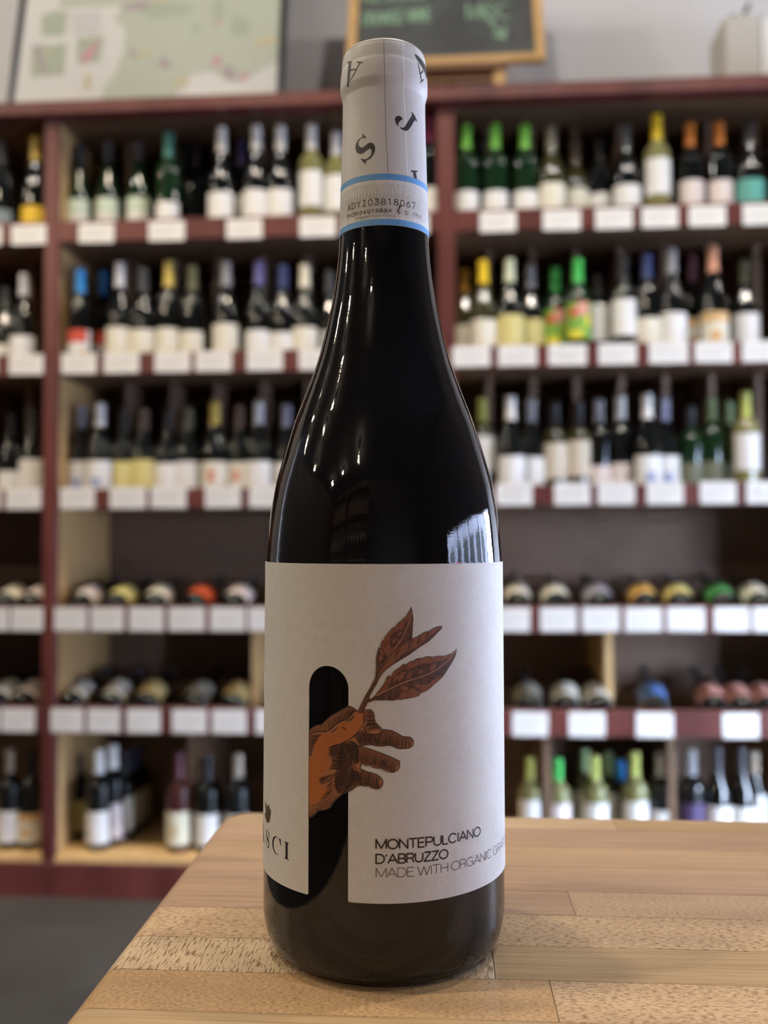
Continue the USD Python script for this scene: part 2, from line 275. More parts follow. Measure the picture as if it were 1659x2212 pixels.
HAND = [(-24.29,75.42),(-23.64,76.39),(-22.76,77.09),(-21.51,77.72),(-19.59,78.26),(-18.19,79.52),(-16.82,80.73),(-15.04,81.85),(-13.3,82.85),(-11.81,83.72),(-10.55,84.32),(-9.51,84.12),(-8.48,83.47),(-7.76,83.05),(-6.34,82.76),(-5.87,83.36),(-4.22,83.59),(-3.42,83.11),(-2.92,82.14),(-2.82,80.86),(-2.42,79.78),(-1.62,79.01),(-1.03,78.42),(-0.63,77.83),(0.56,77.73),(2.35,77.43),(3.95,76.62),(5.55,75.69),(7.17,75.5),(8.19,75.11),(8.84,74.1),(8.59,72.93),(7.77,72.27),(6.56,72.03),(4.54,72.05),(3.35,72.41),(2.35,72.91),(1.16,73.08),(-0.43,72.89),(-2.42,73.01),(-3.91,73.28),(-5.82,73.03),(-7.84,72.76),(-6.22,72.53),(-4.41,72.09),(-2.42,71.44),(-0.83,70.86),(1.16,70.08),(2.75,69.38),(4.64,68.45),(4.64,66.98),(4.14,65.92),(2.94,65.26),(1.95,65.27),(0.56,65.67),(-0.83,66.36),(-2.41,66.44),(-3.61,66.81),(-4.11,67.29),(-5.41,67.16),(-6.82,67.69),(-6.86,66.91),(-7.18,66.21),(-6.01,65.76),(-5.0,65.36),(-3.61,65.05),(-2.21,64.58),(-1.02,63.81),(-0.33,62.74),(-0.43,61.56),(-1.22,60.68),(-2.21,60.33),(-3.4,60.55),(-4.6,61.2),(-5.8,61.1),(-6.81,61.32),(-8.23,60.92),(-9.45,59.91),(-10.7,59.2),(-12.37,58.42),(-13.86,57.21),(-15.16,56.0),(-16.49,54.18),(-17.84,53.23),(-18.99,52.89),(-20.4,52.5),(-21.36,51.87),(-22.1,51.06),(-23.09,50.31),(-24.12,49.85)]
PALM = [(-23.89,54.79),(-24.08,63.98),(-23.97,66.81),(-22.45,68.6),(-21.97,71.46),(-21.73,73.09),(-20.28,74.64),(-18.87,75.38),(-17.03,75.64),(-15.24,76.08),(-14.15,76.95),(-13.72,78.36),(-13.29,78.99),(-11.59,79.48),(-9.92,79.76),(-9.09,80.79),(-8.27,82.2),(-7.45,83.02),(-6.44,82.65),(-6.07,81.68),(-6.43,79.5),(-7.04,77.91),(-8.26,76.48),(-9.9,74.83),(-11.57,73.95),(-13.27,73.05),(-15.45,72.1),(-17.01,70.77),(-17.68,69.52),(-16.54,68.04),(-16.99,66.21),(-17.43,65.17),(-18.35,64.28),(-19.51,62.96),(-19.97,61.71),(-19.49,60.18),(-17.41,59.62),(-17.18,58.46),(-18.54,56.72),(-20.42,55.29),(-22.12,54.45)]
FIELDS = [([(-23.77,76.18),(-21.51,77.52),(-19.59,78.15),(-17.73,79.66)],[(-23.63,74.69),(-20.53,75.82),(-18.41,76.42),(-16.81,76.95)],13,0.16,0.06),([(-17.5,79.88),(-15.04,81.81),(-12.45,83.29),(-10.55,84.24)],[(-16.58,77.17),(-14.81,78.49),(-13.08,79.79),(-11.59,80.37)],16,0.16,0.08),([(-10.34,84.25),(-9.1,83.84),(-8.27,83.28)],[(-11.38,80.48),(-10.13,81.53),(-9.09,82.76)],7,0.16,0.08),([(-24.23,74.62),(-24.21,71.6),(-24.19,68.79)],[(-19.34,75.43),(-21.73,72.29),(-22.83,68.96)],18,0.14,-0.05),([(-5.33,83.18),(-5.43,81.3),(-5.52,79.33)],[(-3.42,83.02),(-2.92,81.35),(-2.52,79.59)],12,0.16,-0.06),([(-5.42,79.14),(-5.82,78.34),(-5.02,76.99)],[(-2.42,79.39),(-1.42,78.42),(-0.93,77.73)],7,0.18,0.12),([(-0.63,77.73),(1.16,77.63),(3.15,76.92),(5.35,75.7),(7.17,75.44),(8.39,74.71)],[(-2.22,73.31),(-0.43,73.02),(1.36,73.27),(3.15,72.61),(5.15,72.11),(7.77,72.37)],30,0.16,-0.08),([(-8.67,75.68),(-6.83,77.33),(-4.62,76.6),(-2.22,76.05)],[(-7.44,73.07),(-5.42,73.24),(-3.41,73.48),(-1.62,73.7)],22,0.16,0.06),([(-9.08,75.27),(-7.85,74.14),(-6.42,73.21)],[(-6.43,77.54),(-3.42,76.43),(-0.83,76.06)],9,0.12,0.05),([(-3.81,76.03),(-1.42,74.69),(1.36,74.29),(4.55,73.26)],[(-5.42,73.44),(-3.01,73.14),(0.17,73.32),(3.35,72.5)],26,0.12,0.05),([(-7.64,72.57),(-5.41,72.3),(-2.42,71.38),(1.16,70.02),(4.54,68.4)],[(-8.04,68.43),(-6.41,67.81),(-3.81,67.39),(-0.43,66.36),(3.14,65.35)],34,0.16,-0.1),([(-7.43,69.83),(-5.01,69.52),(-2.41,69.18),(0.17,68.61),(3.34,65.93)],[(-7.63,68.05),(-5.41,67.45),(-3.01,67.02),(-0.83,66.55),(2.35,65.46)],28,0.12,0.15),([(-6.82,66.03),(-4.8,65.31),(-2.81,64.67),(-1.02,63.75)],[(-7.62,61.38),(-5.8,61.36),(-4.2,61.12),(-1.42,60.68)],18,0.18,-0.1),([(-6.81,63.57),(-5.4,63.23),(-3.8,62.5),(-0.63,61.56)],[(-6.81,61.51),(-5.4,61.27),(-3.8,60.93),(-2.21,60.47)],14,0.12,0.15),([(-13.06,73.07),(-11.57,73.75),(-9.49,74.06),(-7.84,72.76)],[(-14.33,65.46),(-12.4,66.01),(-10.3,66.54),(-7.63,67.86)],20,0.2,0.04),([(-15.45,72.1),(-13.27,72.85),(-10.73,73.8),(-8.66,74.1)],[(-17.23,69.16),(-14.78,68.98),(-12.4,68.77),(-8.24,68.22)],14,0.16,-0.05),([(-17.01,71.76),(-16.55,69.62),(-15.87,67.7),(-16.76,65.44)],[(-12.84,73.08),(-11.56,70.4),(-10.72,67.69),(-11.55,65.08)],26,0.16,0.06),([(-12.84,73.28),(-11.15,71.21),(-9.89,69.32),(-8.86,67.41)],[(-7.84,72.57),(-7.84,70.99),(-7.63,69.43),(-7.43,67.87)],15,0.16,0.05),([(-14.11,65.87),(-12.4,66.4),(-10.51,66.92),(-8.65,67.02)],[(-15.18,60.44),(-14.09,59.16),(-12.8,58.49),(-10.7,59.24)],15,0.18,0.04),([(-15.2,64.2),(-14.97,62.44),(-14.74,60.48),(-14.08,58.57)],[(-9.06,66.8),(-9.88,64.2),(-11.54,61.34),(-12.37,58.72)],22,0.14,0.05),([(-9.47,66.19),(-8.65,65.45),(-7.63,65.3)],[(-12.16,58.73),(-10.7,59.43),(-8.23,60.96)],12,0.18,0.06),([(-9.05,63.86),(-8.64,62.7),(-8.23,61.54)],[(-6.81,64.36),(-6.21,63.01),(-5.8,61.65)],8,0.16,0.06),([(-15.41,63.98),(-16.75,63.65),(-18.57,63.07),(-19.74,62.54)],[(-19.26,60.6),(-19.73,60.94),(-20.09,61.5),(-20.45,61.85)],7,0.14,-0.04),([(-14.97,63.82),(-15.18,61.43),(-15.62,59.61),(-17.18,57.86)],[(-17.42,61.21),(-17.64,59.8),(-18.09,58.75),(-19.71,55.98)],9,0.14,0.05)]
STROKES = [([(-23.88,53.99),(-22.58,54.0),(-21.35,54.27),(-20.19,54.89),(-19.15,55.54),(-18.21,56.29),(-17.35,57.09),(-16.54,57.92),(-15.84,58.79),(-15.25,59.71),(-14.74,60.68)],0.18),([(-24.01,53.37),(-22.63,53.48),(-21.34,53.72),(-20.11,54.27),(-18.99,54.89),(-17.95,55.62),(-17.02,56.41),(-16.18,57.26),(-15.45,58.17),(-14.83,59.12),(-14.31,60.13)],0.18),([(-24.0,52.77),(-22.58,52.99),(-21.24,53.21),(-19.96,53.74),(-18.79,54.39),(-17.72,55.12),(-16.73,55.92),(-15.82,56.76),(-14.99,57.65),(-14.28,58.59),(-13.66,59.59)],0.18),([(-23.87,52.19),(-22.44,52.49),(-21.09,52.85),(-19.81,53.37),(-18.61,53.99),(-17.48,54.66),(-16.44,55.4),(-15.52,56.24),(-14.69,57.15),(-13.92,58.07),(-13.23,59.04)],0.18),([(-23.87,51.59),(-22.45,52.04),(-21.09,52.52),(-19.77,53.01),(-18.52,53.55),(-17.36,54.21),(-16.3,54.97),(-15.38,55.82),(-14.53,56.73),(-13.66,57.62),(-12.8,58.49)],0.18),([(-23.99,50.97),(-23.16,51.5),(-22.35,52.02)],0.16),([(-23.99,50.47),(-23.04,51.17),(-22.1,51.86)],0.16),([(-23.99,50.07),(-22.91,50.79),(-21.85,51.5)],0.16),([(-24.15,75.03),(-23.24,75.39),(-22.34,75.71),(-21.44,75.99),(-20.55,76.22),(-19.65,76.27),(-18.76,76.29),(-17.92,76.42),(-17.1,76.77),(-16.38,77.2),(-15.77,77.76),(-15.17,78.33),(-14.53,78.84),(-13.85,79.3),(-13.15,79.71),(-12.41,80.04),(-11.62,80.25),(-10.91,80.53),(-10.3,81.04),(-9.77,81.62),(-9.34,82.29),(-8.8,82.77),(-8.07,83.09)],0.3),([(-16.58,75.97),(-15.82,76.44),(-15.14,76.96),(-14.51,77.53),(-13.94,78.15)],0.24),([(-11.17,79.8),(-10.37,80.19),(-9.7,80.67),(-9.14,81.26),(-8.68,81.99)],0.28),([(-11.59,79.88),(-10.84,79.99),(-10.18,80.2),(-9.6,80.6),(-9.09,81.18)],0.2),([(-12.86,78.02),(-12.41,77.93),(-12.01,77.78),(-11.67,77.55),(-11.37,77.22)],0.32),([(-12.43,78.05),(-12.01,77.88),(-11.58,77.7)],0.28),([(-5.83,83.36),(-5.76,82.68),(-5.73,82.0),(-5.73,81.32),(-5.78,80.63),(-5.85,79.97),(-6.15,79.34),(-6.52,78.73),(-6.84,78.11)],0.24),([(-6.13,83.06),(-6.08,82.22),(-6.07,81.38),(-6.11,80.54),(-6.23,79.71)],0.16),([(-6.84,78.11),(-7.51,77.31),(-8.21,76.53),(-8.93,75.75),(-9.71,75.03),(-10.61,74.47),(-11.58,73.94),(-12.55,73.41),(-13.55,72.92),(-14.59,72.48),(-15.67,72.08)],0.24),([(-5.62,76.97),(-4.97,76.65),(-4.3,76.43),(-3.6,76.3),(-2.89,76.21),(-2.17,76.26),(-1.45,76.51),(-1.0,76.91),(-0.73,77.64)],0.4),([(-6.03,78.73),(-5.96,78.18),(-5.81,77.71),(-5.49,77.31),(-5.02,76.99)],0.32),([(-10.73,74.0),(-9.78,73.78),(-8.93,73.43),(-8.02,72.9),(-7.86,72.17),(-7.92,71.21),(-7.94,70.27),(-7.91,69.35),(-7.83,68.44)],0.52),([(-9.9,74.04),(-9.07,73.69),(-8.25,73.33)],0.48),([(1.36,75.47),(1.8,75.08),(1.95,74.65),(1.86,74.19),(1.56,73.7)],0.24),([(-1.02,68.61),(-0.45,68.55),(0.01,68.4),(0.42,68.0),(0.56,67.51),(0.53,67.01),(0.36,66.46)],0.24),([(-5.0,65.21),(-4.43,64.65),(-4.2,64.04),(-4.37,63.36),(-4.59,62.65),(-4.52,61.97),(-4.2,61.31)],0.36),([(-6.82,65.93),(-7.3,64.97),(-7.42,64.0),(-7.38,63.0),(-7.21,61.99)],0.24),([(-6.01,65.57),(-6.34,64.83),(-6.4,64.1),(-6.3,63.36),(-6.0,62.62)],0.18),([(-8.65,66.83),(-8.15,66.14),(-8.06,65.41),(-8.34,64.64),(-8.65,63.86),(-8.86,63.08),(-9.05,62.29)],0.28),([(-14.98,64.42),(-14.75,63.44),(-14.63,62.46),(-14.58,61.45),(-14.52,60.46),(-14.28,59.51),(-13.87,58.59)],0.28),([(-19.73,60.55),(-18.12,61.18),(-16.9,62.02),(-15.92,63.16),(-15.2,64.59)],0.18)]
LEAF1 = [(-2.47,93.92),(-2.28,96.38),(-2.32,98.27),(-2.09,99.78),(-1.61,101.68),(-1.36,101.97),(-1.13,101.21),(-0.98,102.82),(-0.56,103.77),(-0.02,104.05),(0.3,105.09),(0.78,105.47),(1.36,106.42),(1.66,106.64),(2.51,107.55),(3.28,107.92),(4.15,108.96),(5.02,109.61),(5.99,110.55),(6.67,110.92),(7.17,111.96),(7.76,112.81),(8.15,113.91),(8.39,112.8),(8.54,111.66),(8.74,110.13),(8.64,108.99),(8.54,107.28),(8.43,105.76),(8.33,104.62),(6.76,103.52),(5.2,102.4),(2.5,100.35),(0.97,98.28),(-0.18,96.39),(-1.51,94.87)]
LEAF2 = [(-2.47,90.9),(-1.9,93.17),(-0.56,96.2),(0.59,97.71),(1.74,99.6),(2.7,100.54),(4.82,102.22),(6.76,103.52),(8.33,104.43),(9.12,104.51),(10.93,105.42),(12.35,106.24),(13.59,106.39),(14.86,107.11),(16.57,107.72),(18.11,107.86),(17.66,106.91),(16.35,105.81),(15.06,104.62),(13.38,103.34),(11.12,102.08),(9.12,100.81),(7.73,99.8),(5.59,98.61),(4.04,97.68),(2.5,96.75),(0.97,95.63),(-0.37,94.31),(-1.51,92.6),(-2.28,90.9)]
LEAF3 = [(-2.47,87.97),(-1.32,89.49),(0.02,91.28),(0.97,93.36),(1.45,93.55),(1.93,93.17),(3.08,94.95),(3.65,95.32),(4.13,95.51),(5.58,96.81),(6.07,96.89),(6.4,96.6),(7.93,97.71),(8.52,97.6),(9.91,98.41),(11.32,98.46),(12.34,98.8),(13.57,98.98),(14.83,98.74),(16.32,98.92),(18.97,98.88),(20.57,99.27),(21.51,99.5),(22.47,100.12),(23.32,100.65),(22.7,98.65),(21.26,96.43),(19.63,94.42),(18.49,92.96),(16.95,91.71),(15.23,90.47),(13.34,89.05),(11.09,88.21),(10.39,87.48),(8.3,86.99),(5.38,86.6),(4.99,86.38),(4.03,86.63),(3.07,86.36),(2.59,86.17),(0.97,86.41),(-2.66,86.32),(-3.62,86.16),(-2.66,87.31)]
STEM = [(-7.97,82.8),(-6.41,86.01),(-5.35,88.02),(-4.0,90.31),(-3.24,91.83),(-2.66,92.97),(-2.28,94.49),(-1.32,95.25),(-0.37,96.58),(0.21,96.2),(-0.56,94.68),(-1.51,92.6),(-2.28,90.9),(-3.62,88.62),(-4.29,87.28),(-4.1,86.53),(-2.47,87.87),(-1.89,87.6),(-2.47,86.93),(-3.62,85.97),(-4.77,85.57),(-5.44,84.24),(-6.02,82.51),(-6.41,82.49),(-7.67,82.45)]
DARKS = [[(3.66,101.67),(4.82,103.17),(6.37,105.99),(7.95,109.76),(8.15,113.85),(8.39,112.8),(8.54,111.66),(8.74,110.13),(8.54,107.28),(8.37,104.62),(6.37,103.33)],[(-2.28,96.38),(-2.32,98.27),(-1.71,101.3),(-1.36,101.97),(-1.09,100.36),(0.02,99.6),(1.35,99.6),(0.02,97.14),(-1.51,94.87)],[(1.84,104.71),(2.7,106.03),(3.66,106.21),(3.66,104.7),(4.04,103.18),(3.08,102.05),(2.31,101.68)],[(3.57,105.83),(4.43,106.96),(5.6,107.52),(6.38,109.03),(7.16,109.59),(6.57,107.32),(5.21,104.68),(4.24,103.55)],[(0.97,95.63),(2.5,97.13),(4.04,98.63),(5.98,100.12),(8.13,101.21),(10.32,102.29),(12.35,103.76),(14.01,105.23),(15.49,106.13),(17.22,107.41),(18.11,107.8),(17.66,106.91),(15.06,104.62),(13.38,103.34),(9.12,100.81),(5.59,98.61),(2.5,96.75),(-0.37,94.31),(-1.51,92.6),(-1.89,91.66),(-0.56,94.31)],[(2.89,98.45),(3.66,100.15),(4.24,101.28),(4.43,100.9),(3.66,99.2)],[(7.15,101.23),(7.54,102.74),(8.53,104.05),(8.73,103.86),(8.13,102.35)],[(10.12,103.44),(10.72,104.57),(11.13,105.32),(11.43,105.12),(10.82,103.42),(10.12,102.3)],[(12.56,104.51),(13.18,106.21),(13.55,106.24),(13.38,104.87)],[(-2.66,86.32),(-2.47,87.12),(0.21,88.64),(2.69,89.85),(5.38,90.95),(8.31,92.1),(11.1,92.76),(13.77,93.6),(16.53,94.99),(18.96,96.38),(21.5,98.34),(23.2,100.56),(22.7,98.65),(21.26,96.43),(19.63,94.42),(18.27,92.97),(16.09,92.53),(13.55,90.75),(11.5,90.66),(10.29,88.81),(8.7,90.01),(7.13,89.11),(5.19,88.78),(4.03,86.72),(0.97,86.41)],[(0.78,89.39),(1.93,91.47),(3.27,93.53),(5.2,95.21),(6.75,95.18),(9.11,96.06),(11.31,96.94),(13.36,96.86),(15.25,97.15),(17.4,97.43),(19.64,98.07),(21.5,98.73),(18.96,96.77),(16.31,95.19),(13.77,93.98),(11.1,93.14),(8.12,92.39),(5.19,91.42)]]
LIGHTS = [[(4.23,92.95),(5.0,94.26),(6.55,94.99),(5.97,93.49),(5.0,92.18),(4.04,91.82)],[(6.75,92.9),(7.33,94.21),(8.32,94.57),(8.12,93.25),(7.14,92.51)],[(13.77,94.55),(14.19,95.87),(15.46,96.76),(16.1,96.54),(15.24,95.05)],[(10.3,94.12),(10.91,95.24),(11.71,94.83),(11.31,93.9)],[(4.8,90.3),(6.35,90.45),(7.33,89.67),(6.55,88.93),(5.19,89.15)],[(8.7,90.76),(10.29,91.09),(11.5,90.28),(10.29,89.57)],[(7.72,87.96),(9.1,88.86),(10.89,88.6),(9.69,87.7)],[(2.5,92.03),(3.46,93.53),(4.42,94.27),(4.04,92.96),(3.08,91.46)],[(0.4,102.44),(1.36,103.2),(2.12,102.25),(2.12,100.92),(1.16,100.36)],[(2.31,103.57),(3.08,104.7),(3.47,103.56),(3.08,102.81)],[(-1.51,98.65),(-1.13,99.79),(-0.46,99.98),(-0.37,98.47),(-1.13,97.9)],[(4.05,105.83),(5.01,106.77),(5.21,106.01),(4.63,105.07)],[(0.78,97.33),(2.5,99.59),(3.66,100.34),(2.5,98.46),(1.16,96.76)],[(4.04,99.58),(5.59,101.26),(7.15,102.37),(6.76,101.43),(5.01,99.94),(3.46,98.83)],[(7.74,102.17),(8.73,103.67),(9.92,104.21),(9.92,103.07),(8.52,101.77)],[(10.92,103.61),(11.33,104.93),(12.76,105.84),(12.76,104.7),(11.53,103.4)],[(13.8,105.43),(15.06,106.53),(16.14,107.26),(15.7,106.51),(14.43,105.41)]]
VEINS = [([(-2.47,87.69),(0.68,89.17),(3.79,90.69),(7.05,91.95),(10.51,92.81),(14.0,93.88),(17.29,95.59),(20.45,97.64),(23.07,100.27)],0.22),([(3.27,101.67),(4.21,102.85),(5.04,104.09),(5.77,105.4),(6.45,106.74),(7.09,108.1),(7.74,109.47),(8.07,110.91),(8.19,112.42)],0.16)]
SCALLOPS = [([(0.78,89.39),(1.93,91.66),(3.08,93.16),(5.0,95.02),(6.75,95.36)],0.13),([(1.35,90.15),(4.04,92.01)],0.13),([(5.19,91.8),(5.97,93.11),(7.14,94.03),(8.32,94.76)],0.13),([(8.31,92.67),(9.11,93.97),(10.3,95.07),(11.31,96.18)],0.13),([(12.73,94.03),(13.36,95.33),(13.77,96.46),(15.03,97.16)],0.13),([(16.1,95.39),(16.53,96.71),(18.07,97.39)],0.13),([(6.26,95.56),(6.56,96.32),(7.93,97.61)],0.13),([(3.65,95.23),(4.42,95.41),(5.97,96.61)],0.13),([(8.71,97.02),(10.11,98.12),(11.32,98.36)],0.13),([(7.13,89.11),(7.72,89.85),(10.29,88.81)],0.13),([(5.58,88.77),(7.13,88.92),(7.43,89.67)],0.13),([(11.1,90.87),(13.14,90.96),(13.97,91.68)],0.13),([(14.18,93.2),(14.6,92.41),(15.87,92.35)],0.13),([(16.52,94.41),(17.39,93.6),(18.28,93.93)],0.13),([(0.21,102.06),(0.59,102.82),(1.55,103.57)],0.13),([(1.93,104.71),(2.51,105.84),(3.66,106.4)],0.13),([(2.31,101.68),(1.93,103.19),(1.93,104.71)],0.13),([(4.04,102.8),(3.66,104.7),(3.66,106.21),(4.82,107.15)],0.13),([(-0.94,101.68),(0.21,99.79),(-0.18,97.71)],0.13),([(3.66,99.01),(4.24,100.9),(5.01,102.03)],0.13),([(7.15,100.85),(7.74,102.93),(8.73,104.24)],0.13),([(9.92,102.31),(10.52,104.0),(11.13,105.41)],0.13),([(12.35,103.76),(12.97,105.26),(13.49,106.3)],0.13)]
STAMP = [[(-51.87,49.58),(-50.77,48.88),(-48.86,48.49),(-48.37,47.19),(-47.83,48.57),(-46.77,48.31),(-46.19,49.52),(-45.59,48.62),(-45.45,47.42),(-45.02,47.88),(-44.24,48.6),(-44.16,47.04),(-44.45,45.92),(-44.95,44.73),(-45.49,44.06),(-45.6,43.71),(-46.97,43.31),(-48.33,43.03),(-48.86,43.5),(-49.68,43.81),(-50.79,44.22),(-51.22,44.82),(-50.45,45.39),(-49.58,45.98),(-49.97,47.12),(-50.95,48.3)]]
CAP_LETTERS = [[(44.28,295.42),(50.0,295.63),(58.5,295.36),(68.32,295.07),(80.13,294.92),(87.36,293.68),(87.31,292.78),(87.39,292.26),(70.25,289.71),(73.46,290.7),(67.25,291.55),(59.56,292.44),(53.52,293.38),(48.3,294.27)],[(49.48,292.96),(51.49,292.99),(53.77,291.1),(56.85,288.95),(57.98,287.92),(64.13,288.88),(64.75,288.67),(54.11,286.29),(53.59,286.58),(56.09,287.47),(53.24,289.28)],[(52.14,289.51),(57.3,290.48),(60.51,291.48),(63.74,291.67),(60.01,290.36),(53.23,289.2)],[(-54.87,294.06),(-46.64,293.14),(-47.84,292.44),(-48.26,289.48),(-50.47,286.9),(-54.46,284.95),(-56.6,285.48),(-54.99,289.46),(-54.31,292.93),(-57.82,293.74)],[(-38.35,292.33),(-27.69,291.34),(-28.41,291.03),(-31.2,291.14),(-35.84,289.79),(-40.8,288.1),(-46.33,286.92),(-51.68,286.15),(-52.86,286.1),(-47.36,287.29),(-40.88,288.87),(-35.16,290.8),(-33.62,291.32),(-37.55,291.83)],[(-48.04,290.34),(-42.9,290.1),(-37.85,289.78),(-37.8,289.42),(-42.81,289.6),(-47.91,289.8)],[(-23.11,265.74),(-28.92,266.19),(-33.71,265.76),(-35.64,264.67),(-33.54,263.5),(-29.02,262.98),(-24.19,263.54),(-19.83,264.13),(-14.87,263.83),(-11.8,262.62),(-11.77,261.25),(-14.07,259.92),(-17.5,258.89),(-22.46,258.31),(-23.62,258.18),(-24.59,257.02),(-31.6,259.15),(-29.72,259.25),(-26.17,258.81),(-21.77,258.97),(-17.95,259.69),(-16.17,260.77),(-16.9,261.83),(-19.04,262.14),(-23.35,261.61),(-28.58,260.92),(-34.18,261.09),(-38.88,262.11),(-40.65,263.61),(-39.16,265.07),(-35.42,266.04),(-31.31,266.39),(-28.95,266.71),(-30.14,267.81),(-25.87,266.73)],[(39.06,275.76),(40.91,275.68),(45.78,274.95),(51.07,273.47),(51.04,273.22),(45.62,273.2),(41.52,271.67),(36.8,269.95),(32.48,268.88),(27.66,268.55),(22.38,269.0),(20.49,269.44),(22.41,269.41),(26.18,269.51),(28.54,269.98),(33.56,272.0),(39.89,274.33),(40.86,274.92)],[(14.55,271.66),(16.01,272.74),(20.37,273.24),(24.09,272.88),(25.57,272.08),(23.28,271.87),(21.03,271.36),(19.09,270.42),(19.05,269.56),(16.63,270.17)],[(36.91,255.72),(50.14,256.5),(49.65,256.11),(46.07,255.67),(47.3,254.2),(49.57,252.29),(45.05,251.96),(41.84,253.82),(40.7,255.13),(37.22,255.36)]]
CAP_SEAM = [(-84.6,307.07),(-0.08,295.07),(0.71,286.98),(1.3,279.88),(2.1,271.29),(2.61,264.39),(4.71,259.25),(4.92,253.59)]
CAP_FOLD = [(88.62,306.11),(26.08,290.53),(27.9,280.65),(30.16,270.41),(30.33,261.77),(32.17,253.93)]
MAP = {'green':[[(-0.126,0.43),(-0.089,0.403),(-0.118,0.349),(-0.08,0.308),(-0.078,0.226),(-0.099,0.145),(-0.123,0.105),(-0.134,0.052),(0.098,0.045),(0.105,0.096),(0.137,0.13),(0.203,0.142),(0.261,0.104),(0.31,0.109),(0.354,0.136),(0.415,0.17),(0.412,0.43)]],'shadegreen':[[(-0.356,0.371),(-0.318,0.39),(-0.271,0.383),(-0.272,0.297),(-0.346,0.295)],[(-0.375,0.259),(-0.263,0.264),(-0.261,0.15),(-0.366,0.147)],[(-0.231,0.283),(-0.146,0.285),(-0.148,0.194),(-0.22,0.186)],[(-0.064,0.389),(0.026,0.409),(0.143,0.388),(0.117,0.353),(0.009,0.341)],[(0.126,0.305),(0.165,0.318),(0.151,0.269)],[(0.189,0.388),(0.222,0.416),(0.238,0.345),(0.205,0.31)],[(0.261,0.345),(0.319,0.323),(0.31,0.266),(0.258,0.274)]],'mauve':[[(-0.1,0.396),(-0.032,0.416),(0.004,0.403),(-0.029,0.379),(-0.086,0.376)],[(-0.37,0.259),(-0.342,0.265),(-0.329,0.205),(-0.312,0.158),(-0.335,0.166)],[(-0.062,0.232),(-0.039,0.225),(-0.025,0.197),(-0.054,0.205)],[(0.037,0.189),(0.059,0.202),(0.084,0.16),(0.046,0.154)],[(0.231,0.148),(0.269,0.161),(0.288,0.103),(0.249,0.112)]],'rose':[[(-0.202,0.229),(-0.167,0.268),(-0.151,0.275),(-0.169,0.235),(-0.182,0.195),(-0.215,0.189)],[(0.288,0.11),(0.31,0.131),(0.326,0.127),(0.305,0.099)],[(0.206,0.191),(0.234,0.194),(0.23,0.162),(0.208,0.156)],[(0.103,0.055),(0.124,0.061),(0.136,0.043),(0.109,0.041)],[(0.201,0.325),(0.225,0.321),(0.214,0.303)]],'ochre':[[(-0.043,0.211),(0.012,0.227),(0.008,0.21),(-0.031,0.201)],[(0.333,0.244),(0.395,0.261),(0.404,0.235),(0.345,0.226)],[(-0.193,0.141),(-0.177,0.148),(-0.172,0.1),(-0.188,0.094)],[(0.009,0.409),(0.048,0.423),(0.044,0.402)],[(-0.338,0.232),(-0.316,0.238),(-0.319,0.212)],[(0.091,0.104),(0.137,0.13),(0.128,0.095),(0.101,0.083)]],'pale':[[(0.009,0.189),(0.032,0.192),(0.022,0.175)],[(-0.259,0.377),(-0.167,0.383),(-0.159,0.302),(-0.245,0.303)]]}
# ================================================================== the room
FLOOR = -.905
solo('floor', bx(-5.2, 3.4, -4.2, 3.6, FLOOR - .06, FLOOR), M_floor, kind='structure')
solo('ceiling', bx(-5.2, 3.4, -4.2, 3.6, CEIL, CEIL + .08), M_ceil, kind='structure')
# shelving frame: origin on the front plane straight ahead of the camera, right end nearer, very slightly out of level
PSI, THETA = math.radians(3.9), math.radians(.3)
_X1 = np.array([math.cos(PSI), -math.sin(PSI), 0]); _Y1 = np.array([math.sin(PSI), math.cos(PSI), 0]); _Z = np.array([0, 0, 1.0])
S = np.eye(4); S[:3, 0] = _X1 * math.cos(THETA) + _Z * math.sin(THETA); S[:3, 1] = _Y1; S[:3, 2] = _Z * math.cos(THETA) - _X1 * math.sin(THETA); S[:3, 3] = (0, 2.398, 0)
solo('wall_back', bx(-5.0, 3.2, .60, .68, -.95, 2.5), M_wall, kind='structure', M=S)
solo('wall_left', bx(-5.2, -5.1, -4.2, 3.6, FLOOR, CEIL), M_side, kind='structure')
solo('wall_front', bx(-5.2, 3.4, -4.2, -4.1, FLOOR, CEIL), M_side, kind='structure')
# right wall with the shop windows
WX, WY0, WY1, WZ0, WZ1 = 3.1, -1.7, 2.5, -.62, .72
wr = thing('wall_right', None, None, kind='structure')
for a, b, c, d in [(-4.2, 3.6, FLOOR, WZ0), (-4.2, 3.6, WZ1, CEIL), (-4.2, WY0, WZ0, WZ1), (WY1, 3.6, WZ0, WZ1)]:
    part('wall_panel', bx(WX, WX + .14, a, b, c, d), M_side, wr)
wn = thing('window_1', None, None, kind='structure')
for y in np.linspace(WY0, WY1 - .045, 6):
    part('mullion', bx(WX + .02, WX + .09, y, y + .045, WZ0, WZ1), M_dark, wn)
part('sill', bx(WX - .06, WX + .1, WY0, WY1, WZ0 - .04, WZ0), M_dark, wn)
